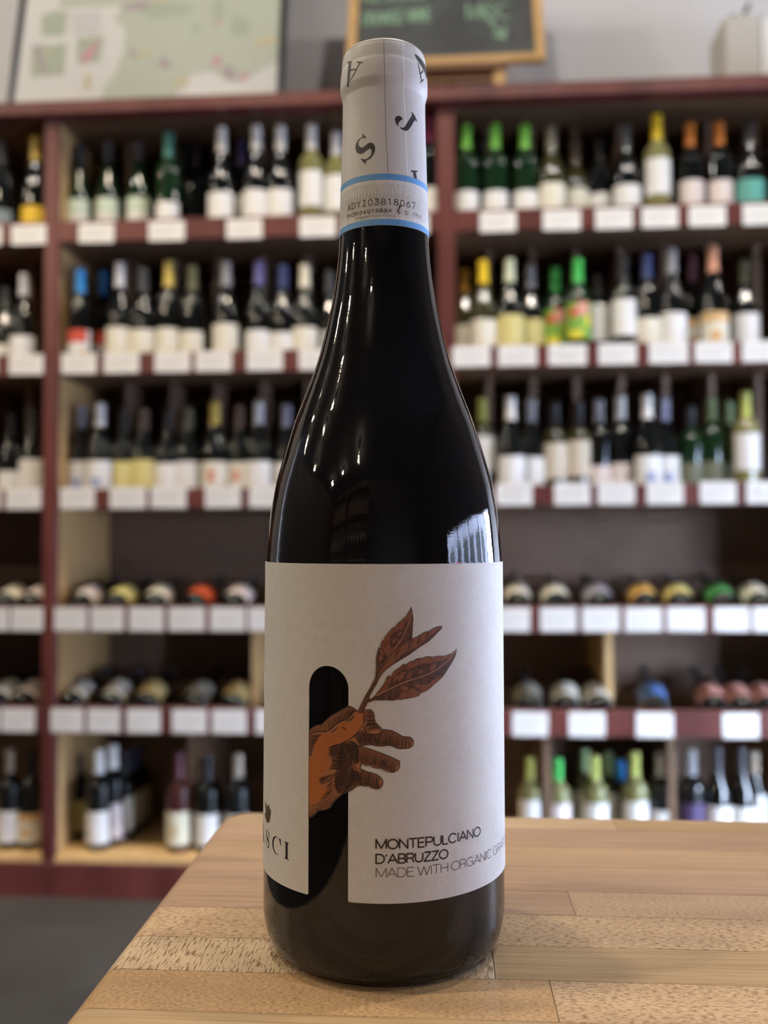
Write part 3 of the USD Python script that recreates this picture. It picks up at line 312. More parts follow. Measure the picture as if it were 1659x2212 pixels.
# street outside, seen only as a reflection in the bottle
M_street = plain('asphalt', (.10, .10, .11), .8); M_fac = noisy('brick_facade', (.20, .20, .24), (.28, .27, .31), 2, .8)
solo('ground_street', bx(3.4, 18, -16, 12, FLOOR - .2, FLOOR - .1), M_street, kind='structure')
fb = thing('street_building', 'grey brick building across the street outside the shop window', 'building', T(9.5, -1, FLOOR - .1))
part('facade', bx(0, .5, -7, 6, 0, 3.2), M_fac, fb)
for k in range(8): part('window_pane', bx(-.03, .0, -6.4 + k * 1.5, -5.5 + k * 1.5, 1.0, 2.4), M_dark, fb)
sg = solo('street_sign', bx(7.0, 7.04, -2.4, -1.9, -.25, .15), plain('sign_pink', (.75, .05, .16), .4), 'pink square sign out on the street beyond the window', 'sign')

# ceiling lamps
def ordinal(k): return ['first', 'second', 'third', 'fourth', 'fifth', 'sixth', 'seventh', 'eighth', 'ninth'][k]
_k = {}
for row, x, y, inten, col, aim in LAMPS:
    k = _k[row] = _k.get(row, -1) + 1
    t = thing('ceiling_spotlight', f'small round ceiling spotlight {row}, {ordinal(k)} from the left of its row', 'lamp', T(x, y, CEIL - .18), group='ceiling spotlights')
    part('housing', lathe([(0.0001, .06), (.045, .06), (.045, .175), (.0001, .175)]), M_dark, t)
    sl = UsdLux.SphereLight.Define(stage, f'{t.GetPath()}/bulb'); sl.CreateRadiusAttr(LAMP_R); sl.CreateIntensityAttr(inten); sl.CreateColorAttr(Gf.Vec3f(*col))
    if aim:
        z = -(np.array(aim) - np.array([x, y, CEIL - .18])); z /= np.linalg.norm(z); u = np.cross([0, 1, 0], z); u /= np.linalg.norm(u); v = np.cross(z, u)
        M = np.eye(4); M[:3, 0], M[:3, 1], M[:3, 2] = u, v, z; sl.AddTransformOp().Set(gm(M))
        sh_ = UsdLux.ShapingAPI.Apply(sl.GetPrim()); sh_.CreateShapingConeAngleAttr(34.0); sh_.CreateShapingConeSoftnessAttr(1.0)

# ================================================================== wine shelving
UP = [(-2.147, -2.105), (-1.005, -.963), (.159, .2095), (1.33, 1.38)]      # uprights along the front
BAYS = [(-2.105, -1.005), (-.963, .159), (.2095, 1.33)]
LIPS = {1: (1.0792, 1.017), 2: (.6847, .6217), 3: (.284, .2269), 4: (-.0579, -.1317), 5: (-.3501, -.4235)}
SURF = {k: v[1] + .022 for k, v in LIPS.items()}; SURF[6] = -.785
DEPTH = .46
rack = thing('wine_shelving', 'long mahogany stained wine shelving unit full of bottles against the wall', 'shelving', S)
for a, b in UP:
    part('upright', bx(a, b, 0, .022, -.885, 1.392, .002), M_red, rack)
    c = (a + b) / 2
    part('partition', bx(c - .012, c + .012, .022, DEPTH, -.88, 1.39), M_raw, rack, label='bare pine side panel')
part('cornice', bx(-2.2, 1.43, -.03, .03, 1.387, 1.429, .004), M_red, rack)
part('top_board', bx(-2.17, 1.40, .03, .56, 1.395, 1.425), M_shelfwood, rack)
part('plinth', bx(-2.147, 1.38, -.004, .02, -.915, -.80, .002), M_red, rack)
part('base_board', bx(-2.147, 1.38, .02, DEPTH, -.915, -.81), M_red, rack)
for a, b in BAYS:
    part('back_panel', bx(a - .02, b + .02, DEPTH, DEPTH + .012, -.88, 1.39), M_back, rack)
    for k in range(1, 6):
        part('shelf_board', bx(a - .01, b + .01, .018, DEPTH, LIPS[k][1] + .002, SURF[k]), M_shelfwood, rack)
        part('shelf_edge', bx(a, b, 0, .018, LIPS[k][1], LIPS[k][0], .002), M_red, rack)
    part('shelf_board', bx(a - .01, b + .01, .0, DEPTH, -.803, -.785), M_raw, rack)
for k in (4, 5):
    for a, b in BAYS: part('batten', bx(a, b, .22, .245, SURF[k], SURF[k] + .072), M_shelfwood, rack)
DIV = [-.819, -.675, -.535, -.388, -.249, -.105, .04, .313, .449, .579, .713, .845, .982, 1.12, 1.25]
TOPS = {1: 1.395, 2: LIPS[1][1], 3: LIPS[2][1], 4: LIPS[3][1], 5: LIPS[4][1], 6: LIPS[5][1]}
for k in (1, 2, 3):
    for x in DIV + [-1.14, -1.28, -1.42]:
        part('divider', bx(x - .009, x + .009, .20, DEPTH, SURF[k], TOPS[k] + .002), M_div, rack)
for k, xs in ((5, (.648, -.391)), (6, (-.585, .4675, .823, -.2))):
    for x in xs: part('divider', bx(x - .011, x + .011, .09, DEPTH, SURF[k], TOPS[k] + .002), M_raw if k == 5 else M_shelfwood, rack)

# ------------------------------------------------------------------ price cards
ROWNAME = {1: 'top', 2: 'second', 3: 'third', 4: 'fourth', 5: 'fifth', 6: 'bottom'}
BAYNAME = ('left', 'middle', 'right')
def bay_of(x): return 0 if x < -.985 else (1 if x < .184 else 2)
ORD = ['first', 'second', 'third', 'fourth', 'fifth', 'sixth', 'seventh', 'eighth', 'ninth', 'tenth', 'eleventh', 'twelfth', 'thirteenth', 'fourteenth', 'fifteenth', 'sixteenth', 'seventeenth', 'eighteenth']
CARDZ = {1: (1.0409, .058), 2: (.654, .059), 3: (.258, .062), 4: (-.0958, .0675), 5: (-.3897, .0685)}
rng = np.random.default_rng(3)
def ranked(rows):
    """rows with their bay and place: counted from the left, in the left bay (cut by the picture's edge) from the right"""
    for q in rows:
        b = bay_of(q[1]); same = sorted(o[1] for o in rows if o[0] == q[0] and bay_of(o[1]) == b); k = same.index(q[1])
        yield q, b, f'{ORD[len(same) - 1 - k]} from right' if b == 0 else f'{ORD[k]} from left'
for (r, x, w), b, place in ranked(sorted(CARDS)):
    zc, h = CARDZ[r]
    rot = np.eye(4); a = float(rng.uniform(-.012, .012)); rot[0, 0] = rot[2, 2] = math.cos(a); rot[0, 2] = math.sin(a); rot[2, 0] = -math.sin(a)
    t = thing('price_card', f'white price card, {place} on {ROWNAME[r]} shelf edge, {BAYNAME[b]} bay', 'price card', S @ T(x, -.0022, zc) @ rot, 'price cards along the shelf edges')
    part('card', bx(-w / 2, w / 2, -.001, .001, -h / 2, h / 2, .0004), M_card, t)
    part('printed_lines', cat_([bx(-w * .38, w * (.38 - .1 * q), -.0013, -.0008, h * (.2 - .2 * q) - .0014, h * (.2 - .2 * q) + .0014) for q in range(3)]), M_cardink, t)

# ------------------------------------------------------------------ bottles on the shelves
SHAPES = {  # (height fraction, radius mm)
    'bordeaux': [(.0, 34), (.012, 36.5), (.02, 37.3), (.60, 37.3), (.645, 36.3), (.68, 32.5), (.71, 25.5), (.735, 19.5), (.765, 16), (.80, 14.6), (.93, 13.8), (.938, 14.8), (.968, 14.8), (.975, 13.6), (1.0, 13.4)],
    'burgundy': [(.0, 37), (.012, 40), (.022, 41), (.44, 41), (.50, 39.6), (.56, 35.5), (.62, 29), (.68, 22.5), (.74, 17.5), (.79, 15.3), (.93, 14), (.938, 15), (.968, 15), (.975, 13.8), (1.0, 13.6)],
    'flute': [(.0, 34), (.012, 37), (.02, 38), (.36, 38), (.43, 36.8), (.52, 32.5), (.62, 26), (.72, 20), (.80, 16.2), (.88, 14.4), (.94, 13.6), (.948, 14.4), (.97, 14.4), (.977, 13.4), (1.0, 13.2)]}
def bottle_profile(kind, h):
    p = np.array(SHAPES[kind]); f = PchipInterpolator(p[:, 0], p[:, 1])
    return lambda z: f(np.clip(np.asarray(z) / h, 0, 1)) / 1000
def arc_patch(fr, z0, z1, a0, a1, off, nz=6, na=14):
    zs = np.linspace(z0, z1, nz); aa = np.linspace(a0, a1, na); r = fr(zs) + off
    V = np.stack([r[:, None] * np.sin(aa), -r[:, None] * np.cos(aa), np.repeat(zs[:, None], na, 1)], -1).reshape(-1, 3)
    Fc = [(i * na + j, i * na + j + 1, (i + 1) * na + j + 1, (i + 1) * na + j) for i in range(nz - 1) for j in range(na - 1)]
    return trimesh.Trimesh(*[np.asarray(q) for q in (V, np.array(Fc)[:, [0, 1, 2, 0, 2, 3]].reshape(-1, 3))], process=False)
LABDEF = {  # base paper, accents: (name, colour, z fraction range, angle range)
    'redblue': ('white', [('red', .6, 1, -.9, .9), ('sky', .0, .3, -.9, -.1), ('apricot', .0, .35, .3, .9)]),
    'creampurple': ('cream', [('purple', .0, .22, -.7, .7)]), 'creamred': ('cream', [('red', .4, .75, -.25, .1)]), 'whiteblue': ('white', [('sky', .22, .5, -.35, .35)]),
    'garden': ('leaf', [('pink', .62, 1, -.2, .75), ('red', .6, .85, -.8, -.2), ('brightyellow', .35, .6, .45, .95), ('brightyellow', .0, .22, -.9, .2)]),
    'orangecream': ('cream', [('apricot', .72, 1, -1.1, 1.1), ('apricot', .2, .5, -.4, .3)]), 'ivorylabel': ('ivory', [('ochre', .3, .6, -.3, .1)]), 'violetlabel': ('purple', []),
    'orangelabel': ('orange', []), 'greenlabel': ('green', []), 'bluelabel': ('blue', []), 'mint': ('mint', [('white', .0, .55, -1.2, 1.2)]), 'mintl': ('mint', [])}
CAPZ = {'bordeaux': .765, 'burgundy': .77, 'flute': .80}
def shelf_bottle(label, M, kind, h, glass, cap, lab, lt, group=None, name='wine_bottle', half=1.25, tall=.105):
    t = thing(name, label, 'bottle', M, group)
    fr = bottle_profile(kind, h); zs = np.unique(np.r_[np.array(SHAPES[kind])[:, 0] * h, np.linspace(.4, .84, 12) * h])
    prof = [(.0001, .004), (.026, .0)] + [(float(fr(z)), z) for z in zs] + [(.0001, h)]
    part('glass', lathe(prof, 24), M_glass[glass], t, smooth=40)
    z0 = CAPZ[kind] * h; zc = [z for z in np.linspace(z0, h, 14)] + [.938 * h, .968 * h]; zc = sorted(zc)
    part('capsule', lathe([(float(fr(zc[0])), zc[0])] + [(float(fr(z)) + .0004, z) for z in zc] + [(.0001, h + .0006)], 20), M_cap[cap], t, smooth=40)
    if lab != 'none':
        base, acc = LABDEF.get(lab, (lab, []))
        z1 = max(lt, .06); zl = max(.022, z1 - tall)
        lb = part('label', arc_patch(fr, zl, z1, -half, half, .0004), M_lab[base], t, smooth=True)
        for c, f0, f1, a0, a1 in acc:
            part('label_print', arc_patch(fr, zl + (z1 - zl) * f0, zl + (z1 - zl) * f1, a0, a1, .0008, 4, 8), M_lab[c], lb, smooth=True)
    return t
# the places that the big bottle hides in the photograph go on the same way
BOTTLES = BOTTLES + [(1, -.02, .07, 'bordeaux', .3, 'black', 'charcoal', 'white', .11), (2, -.1, .07, 'burgundy', .3, 'black', 'gray', 'cream', .1), (2, .0, .07, 'burgundy', .3, 'black', 'silver', 'white', .1), (2, .1, .07, 'burgundy', .3, 'black', 'navy', 'white', .1),
    (3, -.18, .07, 'burgundy', .298, 'black', 'gold', 'cream', .1), (3, -.07, .07, 'burgundy', .298, 'black', 'white', 'white', .1), (3, .07, .07, 'burgundy', .298, 'black', 'tan', 'white', .1), (6, -.28, .09, 'bordeaux', .29, 'black', 'charcoal', 'cream', .12), (6, -.02, .09, 'bordeaux', .29, 'black', 'black', 'white', .12)]
LYING = LYING + [(4, -.22, 'cream'), (4, -.07, 'straw'), (4, .08, 'blush'), (5, -.25, 'cream'), (5, -.09, 'ochre'), (5, .07, 'cream')]
GN = {'black': 'black', 'green': 'dark green', 'olive': 'olive', 'clear': 'clear', 'rose': 'rosé'}
LN = {'none': 'no label in view', 'redblue': 'red and blue label', 'creampurple': 'cream and purple label', 'creamred': 'cream label', 'whiteblue': 'white label with blue', 'garden': 'colourful garden label', 'orangecream': 'cream and orange label', 'ivorylabel': 'ivory label', 'violetlabel': 'violet label', 'mint': 'mint label'}
for (r, x, d, kind, h, glass, cap, lab, lt), b, place in ranked(BOTTLES):
    wear = f'{GN[glass]} bottle, {cap} cap' if lab == 'none' else f'{cap} capped {GN[glass]} bottle, {LN.get(lab, lab + " label")}'
    # sixteen words at most
    shelf_bottle(f'{wear}, {place}, {ROWNAME[r]} shelf, {BAYNAME[b]} bay', S @ T(x, d, SURF[r]), kind, h, glass, cap, lab, lt, 'wine bottles standing on the shelves')
TILT = math.radians(15)      # they lie with the neck raised on a batten at the back
for (r, x, lab), b, place in ranked(LYING):
    nm = lab.replace('label', '')
    M = S @ T(x, .032, SURF[r] + .0412 * math.cos(TILT)) @ RZ(float(rng.uniform(-.10, .03))) @ RX(-math.pi / 2 + TILT)
    shelf_bottle(f'bottle lying on its side, {nm} label, {place}, {ROWNAME[r]} shelf, {BAYNAME[b]} bay', M, 'burgundy', .298, 'black', 'charcoal', lab if lab in LABDEF or lab in LABS else nm, .118, 'wine bottles lying on the shelves', half=1.5, tall=.082)
    

# ------------------------------------------------------------------ a second rack behind the camera, seen only as a reflection in the bottle
R2 = T(0, -3.45, 0) @ RZ(math.radians(176))
rk = thing('wine_shelving', 'dark shelving unit with rows of bottles behind the viewer, seen reflected in the bottle', 'shelving', R2)
for x in (.95, 2.6, 4.25): part('upright', bx(x - .02, x + .02, 0, .35, -.88, 1.9, .003), M_red, rk)
for z in (-.5, -.08, .34, .76, 1.18, 1.88): part('shelf_board', bx(.97, 4.23, .0, .35, z - .022, z), M_red, rk)
part('back_panel', bx(.95, 4.25, .35, .362, -.88, 1.9), M_back, rk)
proto = None
for zr, row_ in ((-.08, 'low'), (.34, 'middle'), (.76, 'high')):
    for k in range(13):
        M = R2 @ T(1.1 + k * .24 + (.04 if k % 3 == 0 else 0), .09, zr)
        lb_ = f'dark bottle reflected in the big bottle, {ORD[k]} on the {row_} shelf behind'
        if proto is None:
            proto = shelf_bottle(lb_, M, 'burgundy', .298, 'black', 'ivory', 'white', .13, 'bottles on the shelving behind the viewer')
        else:
            t = thing('wine_bottle', lb_, 'bottle', M, 'bottles on the shelving behind the viewer')
            for ch in proto.GetChildren():
                c = stage.DefinePrim(f'{t.GetPath()}/{ch.GetName()}'); c.GetReferences().AddInternalReference(ch.GetPath())

# ================================================================== things on top of the shelving
MAPC = dict(green=(.43, .445, .35), shadegreen=(.36, .385, .29), mauve=(.36, .30, .29), rose=(.52, .26, .29), ochre=(.52, .44, .25), pale=(.52, .49, .47))
PM = S @ T(-.735, .085, 1.433) @ RX(-math.radians(13))
ps = thing('map_poster', 'large framed map in pale greens leaning above the shelving on the left', 'poster', PM)
part('backing_board', bx(-.418, .418, .003, .012, .004, .95), M_frameblack, ps)
sh = part('map_sheet', bx(-.413, .413, -.0005, .003, .006, .945), plain('map_paper', (.60, .575, .53), .45), ps)
for i, (k, q) in enumerate(MAP.items()):
    gs = [Polygon(p).buffer(0).buffer(.004).buffer(-.004) for p in q]
    if k == 'green': gs = [unary_union(gs + [box(-.08, .425, .41, .93), box(-.30, .40, .62, .93)]).intersection(box(-.41, .012, .41, .94))]
    mm_ = plain('map_' + k, MAPC[k], .5)
    for g in gs:
        m = flat(g, .0004); m.apply_translation([0, -.0009 - .0003 * i, 0]); part('map_region', m, mm_, sh, smooth=False)
for a in ((-.431, -.411, -.006, .014, 0, .96), (.411, .431, -.006, .014, 0, .96), (-.411, .411, -.006, .014, 0, .010), (-.411, .411, -.006, .014, .945, .96)):
    part('frame_strip', bx(*a, .001), M_frameblack, ps)

# stroke lettering: unit-height glyphs made of polylines
def A_(cx, cy, rx, ry, a0, a1, n=14):
    t = np.radians(np.linspace(a0, a1, n)); return [(cx + rx * math.cos(a), cy + ry * math.sin(a)) for a in t]
GL = {
 'A': (.84, [[(.0, 0), (.42, 1), (.84, 0)], [(.14, .33), (.70, .33)]]), 'B': (.70, [[(.06, 0), (.06, 1), (.40, 1)] + A_(.42, .755, .22, .245, 90, -90)[1:] + [(.06, .51)], [(.40, .51)] + A_(.42, .255, .25, .255, 90, -90)[1:] + [(.06, 0)]]),
 'C': (.88, [A_(.46, .5, .42, .5, 38, 322, 22)]), 'D': (.82, [[(.06, 0), (.06, 1), (.34, 1)] + A_(.34, .5, .44, .5, 88, -88, 16) + [(.34, 0), (.06, 0)]]), 'E': (.66, [[(.62, 0), (.06, 0), (.06, 1), (.61, 1)], [(.06, .52), (.57, .52)]]),
 'G': (.92, [A_(.46, .5, .42, .5, 42, 340, 22) + [(.86, .46), (.52, .46)], [(.86, .46), (.86, 0)]]), 'H': (.80, [[(.06, 0), (.06, 1)], [(.74, 0), (.74, 1)], [(.06, .52), (.74, .52)]]), 'I': (.20, [[(.10, 0), (.10, 1)]]),
 'L': (.60, [[(.06, 1), (.06, 0), (.57, 0)]]), 'M': (.98, [[(.06, 0), (.06, 1), (.49, .04), (.92, 1), (.92, 0)]]), 'N': (.82, [[(.06, 0), (.06, 1), (.76, 0), (.76, 1)]]), 'O': (.94, [A_(.47, .5, .43, .5, 0, 360, 30)]),
 'P': (.70, [[(.06, 0), (.06, 1), (.42, 1)] + A_(.42, .735, .25, .265, 88, -88) + [(.42, .47), (.06, .47)]]), 'R': (.74, [[(.06, 0), (.06, 1), (.42, 1)] + A_(.42, .745, .25, .255, 88, -88) + [(.42, .49), (.06, .49)], [(.42, .49), (.56, .42), (.64, .12), (.70, 0)]]),
 'S': (.74, [A_(.37, .755, .28, .245, 25, 265, 14) + A_(.37, .255, .32, .255, 85, -160, 14)]), 'T': (.74, [[(.02, 1), (.72, 1)], [(.37, 1), (.37, 0)]]), 'U': (.80, [[(.06, 1), (.06, .34)] + A_(.40, .34, .34, .34, 180, 360) + [(.74, 1)]]),
 'W': (1.14, [[(.0, 1), (.29, 0), (.57, .96), (.85, 0), (1.14, 1)]]), 'Z': (.70, [[(.05, 1), (.66, 1), (.03, 0), (.68, 0)]]), "'": (.22, [[(.13, 1.0), (.13, .90), (.06, .76)]]), ' ': (.26, []),
 '&': (.8, [[(.75, 0), (.2, .75)] + A_(.35, .8, .17, .2, 190, -20) + [(.1, .3)] + A_(.33, .22, .25, .22, 160, 330)]),
 # machine printed code letters
 'Y': (.62, [[(.04, 1), (.31, .5), (.58, 1)], [(.31, .5), (.31, 0)]]), 'X': (.62, [[(.04, 1), (.58, 0)], [(.58, 1), (.04, 0)]]), 'K': (.62, [[(.08, 0), (.08, 1)], [(.56, 1), (.08, .42)], [(.24, .6), (.58, 0)]]),
 'Q': (.62, [A_(.31, .5, .26, .5, 0, 360, 22), [(.32, .28), (.56, .0)]]), '0': (.62, [A_(.31, .5, .26, .5, 0, 360, 22)]), '1': (.62, [[(.12, .82), (.34, 1), (.34, 0)]]), '3': (.62, [[(.06, 1), (.54, 1), (.30, .6)] + A_(.29, .3, .26, .3, 88, -150)]),
 '5': (.62, [[(.54, 1), (.12, 1), (.09, .56)] + A_(.29, .32, .26, .32, 120, -150)]), '6': (.62, [[(.48, 1), (.2, .66)] + A_(.31, .31, .26, .31, 150, -210, 24)]), '7': (.62, [[(.05, 1), (.57, 1), (.24, 0)]]), '8': (.62, [A_(.31, .75, .22, .25, -90, 270, 20), A_(.31, .26, .27, .26, 90, 450, 20)]),
 '.': (.62, [[(.29, .04), (.33, .04)]]), 'l': (.7, [[(.02, .22), (.34, .62)] + A_(.46, .82, .13, .18, -60, 200, 14) + [(.24, .3)] + A_(.36, .14, .13, .14, 190, 330)]),
}
MONO_I = (.62, [[(.12, 1), (.50, 1)], [(.12, 0), (.50, 0)], [(.31, 1), (.31, 0)]])
def text_shape(s, x0, y0, x1, h, w, track=.06, mono=False, jitter=0.0, slope=0.0):
    """stroke lettering from x0, baseline y0, capitals h tall, fitted to end at x1"""
    r = random.Random(len(s) * 31 + int(h * 1000)); X = 0; out = []
    for ch in s:
        adv, st = (MONO_I if mono and ch == 'I' else GL[ch])
        k = .62 / adv if mono and adv > .62 and ch != 'l' else 1.0
        for pl in st: out.append([(X + a * k + r.uniform(-jitter, jitter), b + r.uniform(-jitter, jitter)) for a, b in pl])
        X += adv * k + track
    sx = (x1 - x0 - w) / (X - track)
    return unary_union([stroke([(x0 + w / 2 + a * sx, y0 + w / 2 + b * (h - w) + slope * a * sx) for a, b in pl], w, 'flat' if not jitter and not mono else 'round') for pl in out])

BM = S @ T(.185, .12, 1.565) @ RX(-math.radians(23))
cb = thing('chalkboard', 'wood framed chalkboard with green chalk writing leaning above the shelving', 'chalkboard', BM)
sl = part('slate', bx(-.285, .285, .0, .008, .02, .44), M_slate, cb)
for a in ((-.302, -.272, -.008, .014, 0, .46), (.272, .302, -.008, .014, 0, .46), (-.272, .272, -.008, .014, 0, .030), (-.272, .272, -.008, .014, .43, .46)):
    part('frame_rail', bx(*a, .003), M_oak, cb)
for s, x0, y0, x1, h, sl_ in (('RIESLING', -.262, .285, -.06, .062, .03), ('ORANGE WINE', -.262, .182, -.04, .062, .05), ('MISC', .065, .19, .205, .075, -.03), ('AND', .045, .30, .15, .06, .0)):
    m = flat(text_shape(s, x0, y0, x1, h, .006, .1, jitter=.03, slope=sl_), .0005); m.apply_translation([0, -.0007, 0]); part('chalk_word', m, M_chalk, sl, smooth=False)
m = flat(unary_union([stroke([(.115, .235), (.178, .105)], .010), stroke([(.150, .118), (.179, .102), (.185, .150)], .010)]), .0005); m.apply_translation([0, -.0007, 0]); part('chalk_arrow', m, M_chalk, sl, smooth=False)
es = thing('tabletop_easel', 'small brown wooden easel holding the chalkboard on top of the shelving', 'easel', S @ T(.185, 0, 0))
part('ledge', cat_([bx(-.19, .185, .105, .165, 1.545, 1.562, .003), bx(-.15, .15, .13, .15, 1.515, 1.546, .003)]), M_ledge, es)
for sx in (-1, 1):
    lg = bx(-.013, .013, .019, .041, -.02, .42, .003); lg.apply_transform(trimesh.transformations.rotation_matrix(-sx * .30, [0, 1, 0])); lg.apply_translation([sx * .175, 0, -.10])
    lg.apply_transform(RX(-math.radians(23))); lg.apply_translation([0, .12, 1.565]); part('leg', lg, M_oak, es)
    part('peg', bx(sx * .166 - .017, sx * .166 + .017, .118, .15, 1.43, 1.549, .005), M_oak, es)
part('rear_leg', bx(.008, .034, .30, .32, 1.428, 1.60, .003), M_ledge, es)

M_carton = plain('grey_carton', (.56, .525, .47), .8); M_white = plain('white_carton', (.80, .79, .77), .6)
bxm = thing('cardboard_carton', 'plain beige cardboard carton with two dark clips on top of the shelving', 'box', S @ T(1.075, .2, 1.425))
part('carton_body', bx(-.052, .052, -.05, .12, 0, .27, .004), M_carton, bxm)
for x, z in ((.018, .30), (-.02, .268)):
    c = bx(-.006, .006, -.006, .006, -.018, .018, .002); c.apply_transform(trimesh.transformations.rotation_matrix(.5 if x > 0 else -.3, [0, 1, 0])); c.apply_translation([x, -.03, z]); part('clip', c, M_dark, bxm)
wb = thing('white_carton', 'white glossy carton at the right end on top of the shelving', 'box', S @ T(1.255, .2, 1.425))
part('carton_body', bx(-.125, .125, -.05, .2, 0, .262, .004), M_white, wb); part('lid_flap', bx(-.125, .125, -.052, .2, .262, .266, .001), M_white, wb)

# ================================================================== butcher block table
TA = math.radians(3.45)
TM = RZ(-TA)
tbl = thing('butcher_block_table', 'honey coloured butcher block table of glued wooden strips in the foreground', 'table', TM)
S0, S1, T1 = -.0873, 1.10, .1477
TOP = box(S0, -1.3, S1, T1).buffer(-.016).buffer(.016, quad_segs=10)
TB = [.1477, .1248, .0993, .0744, .0469, .0235, -.0025, -.027, -.052] + [-.052 - .0252 * k for k in range(1, 49)] + [-1.3]
JOINTS = {0: [.1006, .55], 1: [.34], 2: [.47, .80], 3: [.26, .72], 4: [.067, .41], 5: [.52], 6: [.0357, .48], 7: [.0519, .33]}
def wood(name, light, mid, dark, kind, rough=.42):
    """strip wood in table coordinates: kind 'grain' long lines, 'fleck' ray flecks, 'dash' bold flecks across the strip"""
    n = {'g': ('geometry', {}), 'm0': ('mapping', {'rotation': (0, 0, TA)}), 'ms': ('mapping', {'scale': {'grain': (12, 1500, 14), 'fine': (700, 2200, 60), 'fleck': (480, 1500, 40), 'dash': (1900, 170, 40)}[kind]}),
         'n1': ('noise_texture', {'scale': 1.0, 'detail': 3, 'roughness': .6, 'distortion': .25 if kind != 'dash' else 0.0}),
         'mb': ('mapping', {'scale': (9, 60, 9)}), 'n2': ('noise_texture', {'scale': 1.0, 'detail': 4}),
         'r1': ('rgb_ramp', {'ramp': {'grain': [(.38, dark), (.50, mid), (.72, light)], 'fine': [(.38, dark), (.47, mid), (.60, light)], 'fleck': [(.38, dark), (.46, mid), (.56, light)], 'dash': [(.41, dark), (.45, mid), (.50, light)]}[kind]}),
         'r2': ('rgb_ramp', {'ramp': [(.3, (.80, .78, .76)), (.7, (1.08, 1.08, 1.08))]}), 'mx': ('mix_color', {'blend_type': 'multiply', 'fac': 1.0, 'use_clamp': False}),
         'b': ('bump', {'strength': .15, 'distance': .0004}), 'p': ('principled_bsdf', {'roughness': rough})}
    l = [('g.position', 'm0.vector'), ('m0.vector', 'ms.vector'), ('ms.vector', 'n1.vector'), ('n1.fac', 'r1.fac'), ('m0.vector', 'mb.vector'), ('mb.vector', 'n2.vector'), ('n2.fac', 'r2.fac'), ('r1.color', 'mx.a'), ('r2.color', 'mx.b'), ('mx.result', 'p.base_color'), ('n1.fac', 'b.height'), ('b.normal', 'p.normal')]
    return usdkit.material(stage, L(name), n, l, surface='p.BSDF')
W_PALE = wood('strip_pale', (0.616, 0.469, 0.318), (0.539, 0.390, 0.246), (0.407, 0.277, 0.156), 'grain')
W_TAN = wood('strip_tan', (0.539, 0.379, 0.240), (0.473, 0.322, 0.198), (0.374, 0.237, 0.138), 'grain')
W_PINK = wood('strip_pink', (0.517, 0.350, 0.240), (0.457, 0.303, 0.202), (0.363, 0.226, 0.144), 'grain')
W_GOLD = wood('strip_gold', (0.539, 0.384, 0.222), (0.468, 0.322, 0.174), (0.363, 0.232, 0.120), 'grain')
W_FINE = wood('strip_fine', (0.616, 0.441, 0.288), (0.506, 0.345, 0.216), (0.319, 0.198, 0.108), 'fine')
W_FLECK = wood('strip_fleck', (0.638, 0.458, 0.288), (0.517, 0.345, 0.198), (0.253, 0.141, 0.070), 'fleck')
W_ORANGE = wood('strip_orange', (0.605, 0.412, 0.228), (0.495, 0.311, 0.154), (0.319, 0.181, 0.082), 'fine')
W_DASH = wood('strip_dash', (0.660, 0.514, 0.342), (0.594, 0.441, 0.276), (0.253, 0.136, 0.060), 'dash')
SPEC = {0: [W_PALE, W_GOLD, W_TAN], 1: [W_PINK, W_TAN], 2: [W_TAN, W_PALE, W_GOLD], 3: [W_PINK, W_GOLD, W_TAN], 4: [W_PINK, W_FINE, W_TAN], 5: [W_FLECK, W_FINE], 6: [W_DASH, W_GOLD, W_TAN], 7: [W_ORANGE, W_FLECK, W_FINE]}
RND = [0, .0004, .0012, .0025, .0042, .0065]; RR = .0065
INS = [TOP.buffer(-a, quad_segs=10) for a in RND]
EDGE = TOP.exterior
def top_z(x, y):
    d = np.array(shapely.distance(EDGE, shapely.points(x, y))); d = np.minimum(d, RR)
    return np.sqrt(np.maximum(RR ** 2 - (RR - d) ** 2, 0)) - RR
def plank(p):
    V, Fc, n = [], [], 0
    rings = [INS[i].difference(INS[i + 1]) for i in range(5)] + [INS[5]]
    pp = p.segmentize(.004) if p.distance(EDGE) < .007 else p
    for g in rings:
        v, f = tri2(pp.intersection(g))
        if len(f): V.append(np.c_[v, top_z(v[:, 0], v[:, 1])]); Fc.append(f + n); n += len(v)
    q = p.intersection(TOP); v, f = tri2(q); V.append(np.c_[v, np.full(len(v), -.042)]); Fc.append(f[:, ::-1] + n); n += len(v)
    for e in polys(q):
        c = np.array(e.segmentize(.02).exterior.coords); zt = top_z(c[:, 0], c[:, 1]); k = len(c)
        V.append(np.vstack([np.c_[c, np.full(k, -.042)], np.c_[c, zt]])); i = np.arange(k - 1)
        Fc.append(np.vstack([np.c_[i, i + 1, k + i + 1], np.c_[i, k + i + 1, k + i]]) + n); n += 2 * k
    m = trimesh.Trimesh(np.vstack(V), np.vstack(Fc), process=False); m.merge_vertices(digits_vertex=6); return m
G = .00012
prng = random.Random(11)
for i in range(len(TB) - 1):
    js = [S0 - .01] + (JOINTS.get(i) or sorted([prng.uniform(-.02, .3), prng.uniform(.4, .7)])) + [S1 + .01]
    mats = SPEC.get(i) or [prng.choice([W_ORANGE, W_FLECK, W_FINE, W_GOLD]) for _ in range(4)]
    for j in range(len(js) - 1):
        p = box(js[j] + G, TB[i + 1] + G, js[j + 1] - G, TB[i] - G).intersection(TOP)
        if p.area > 1e-6: part('plank', plank(p), mats[j % len(mats)], tbl, smooth=30)
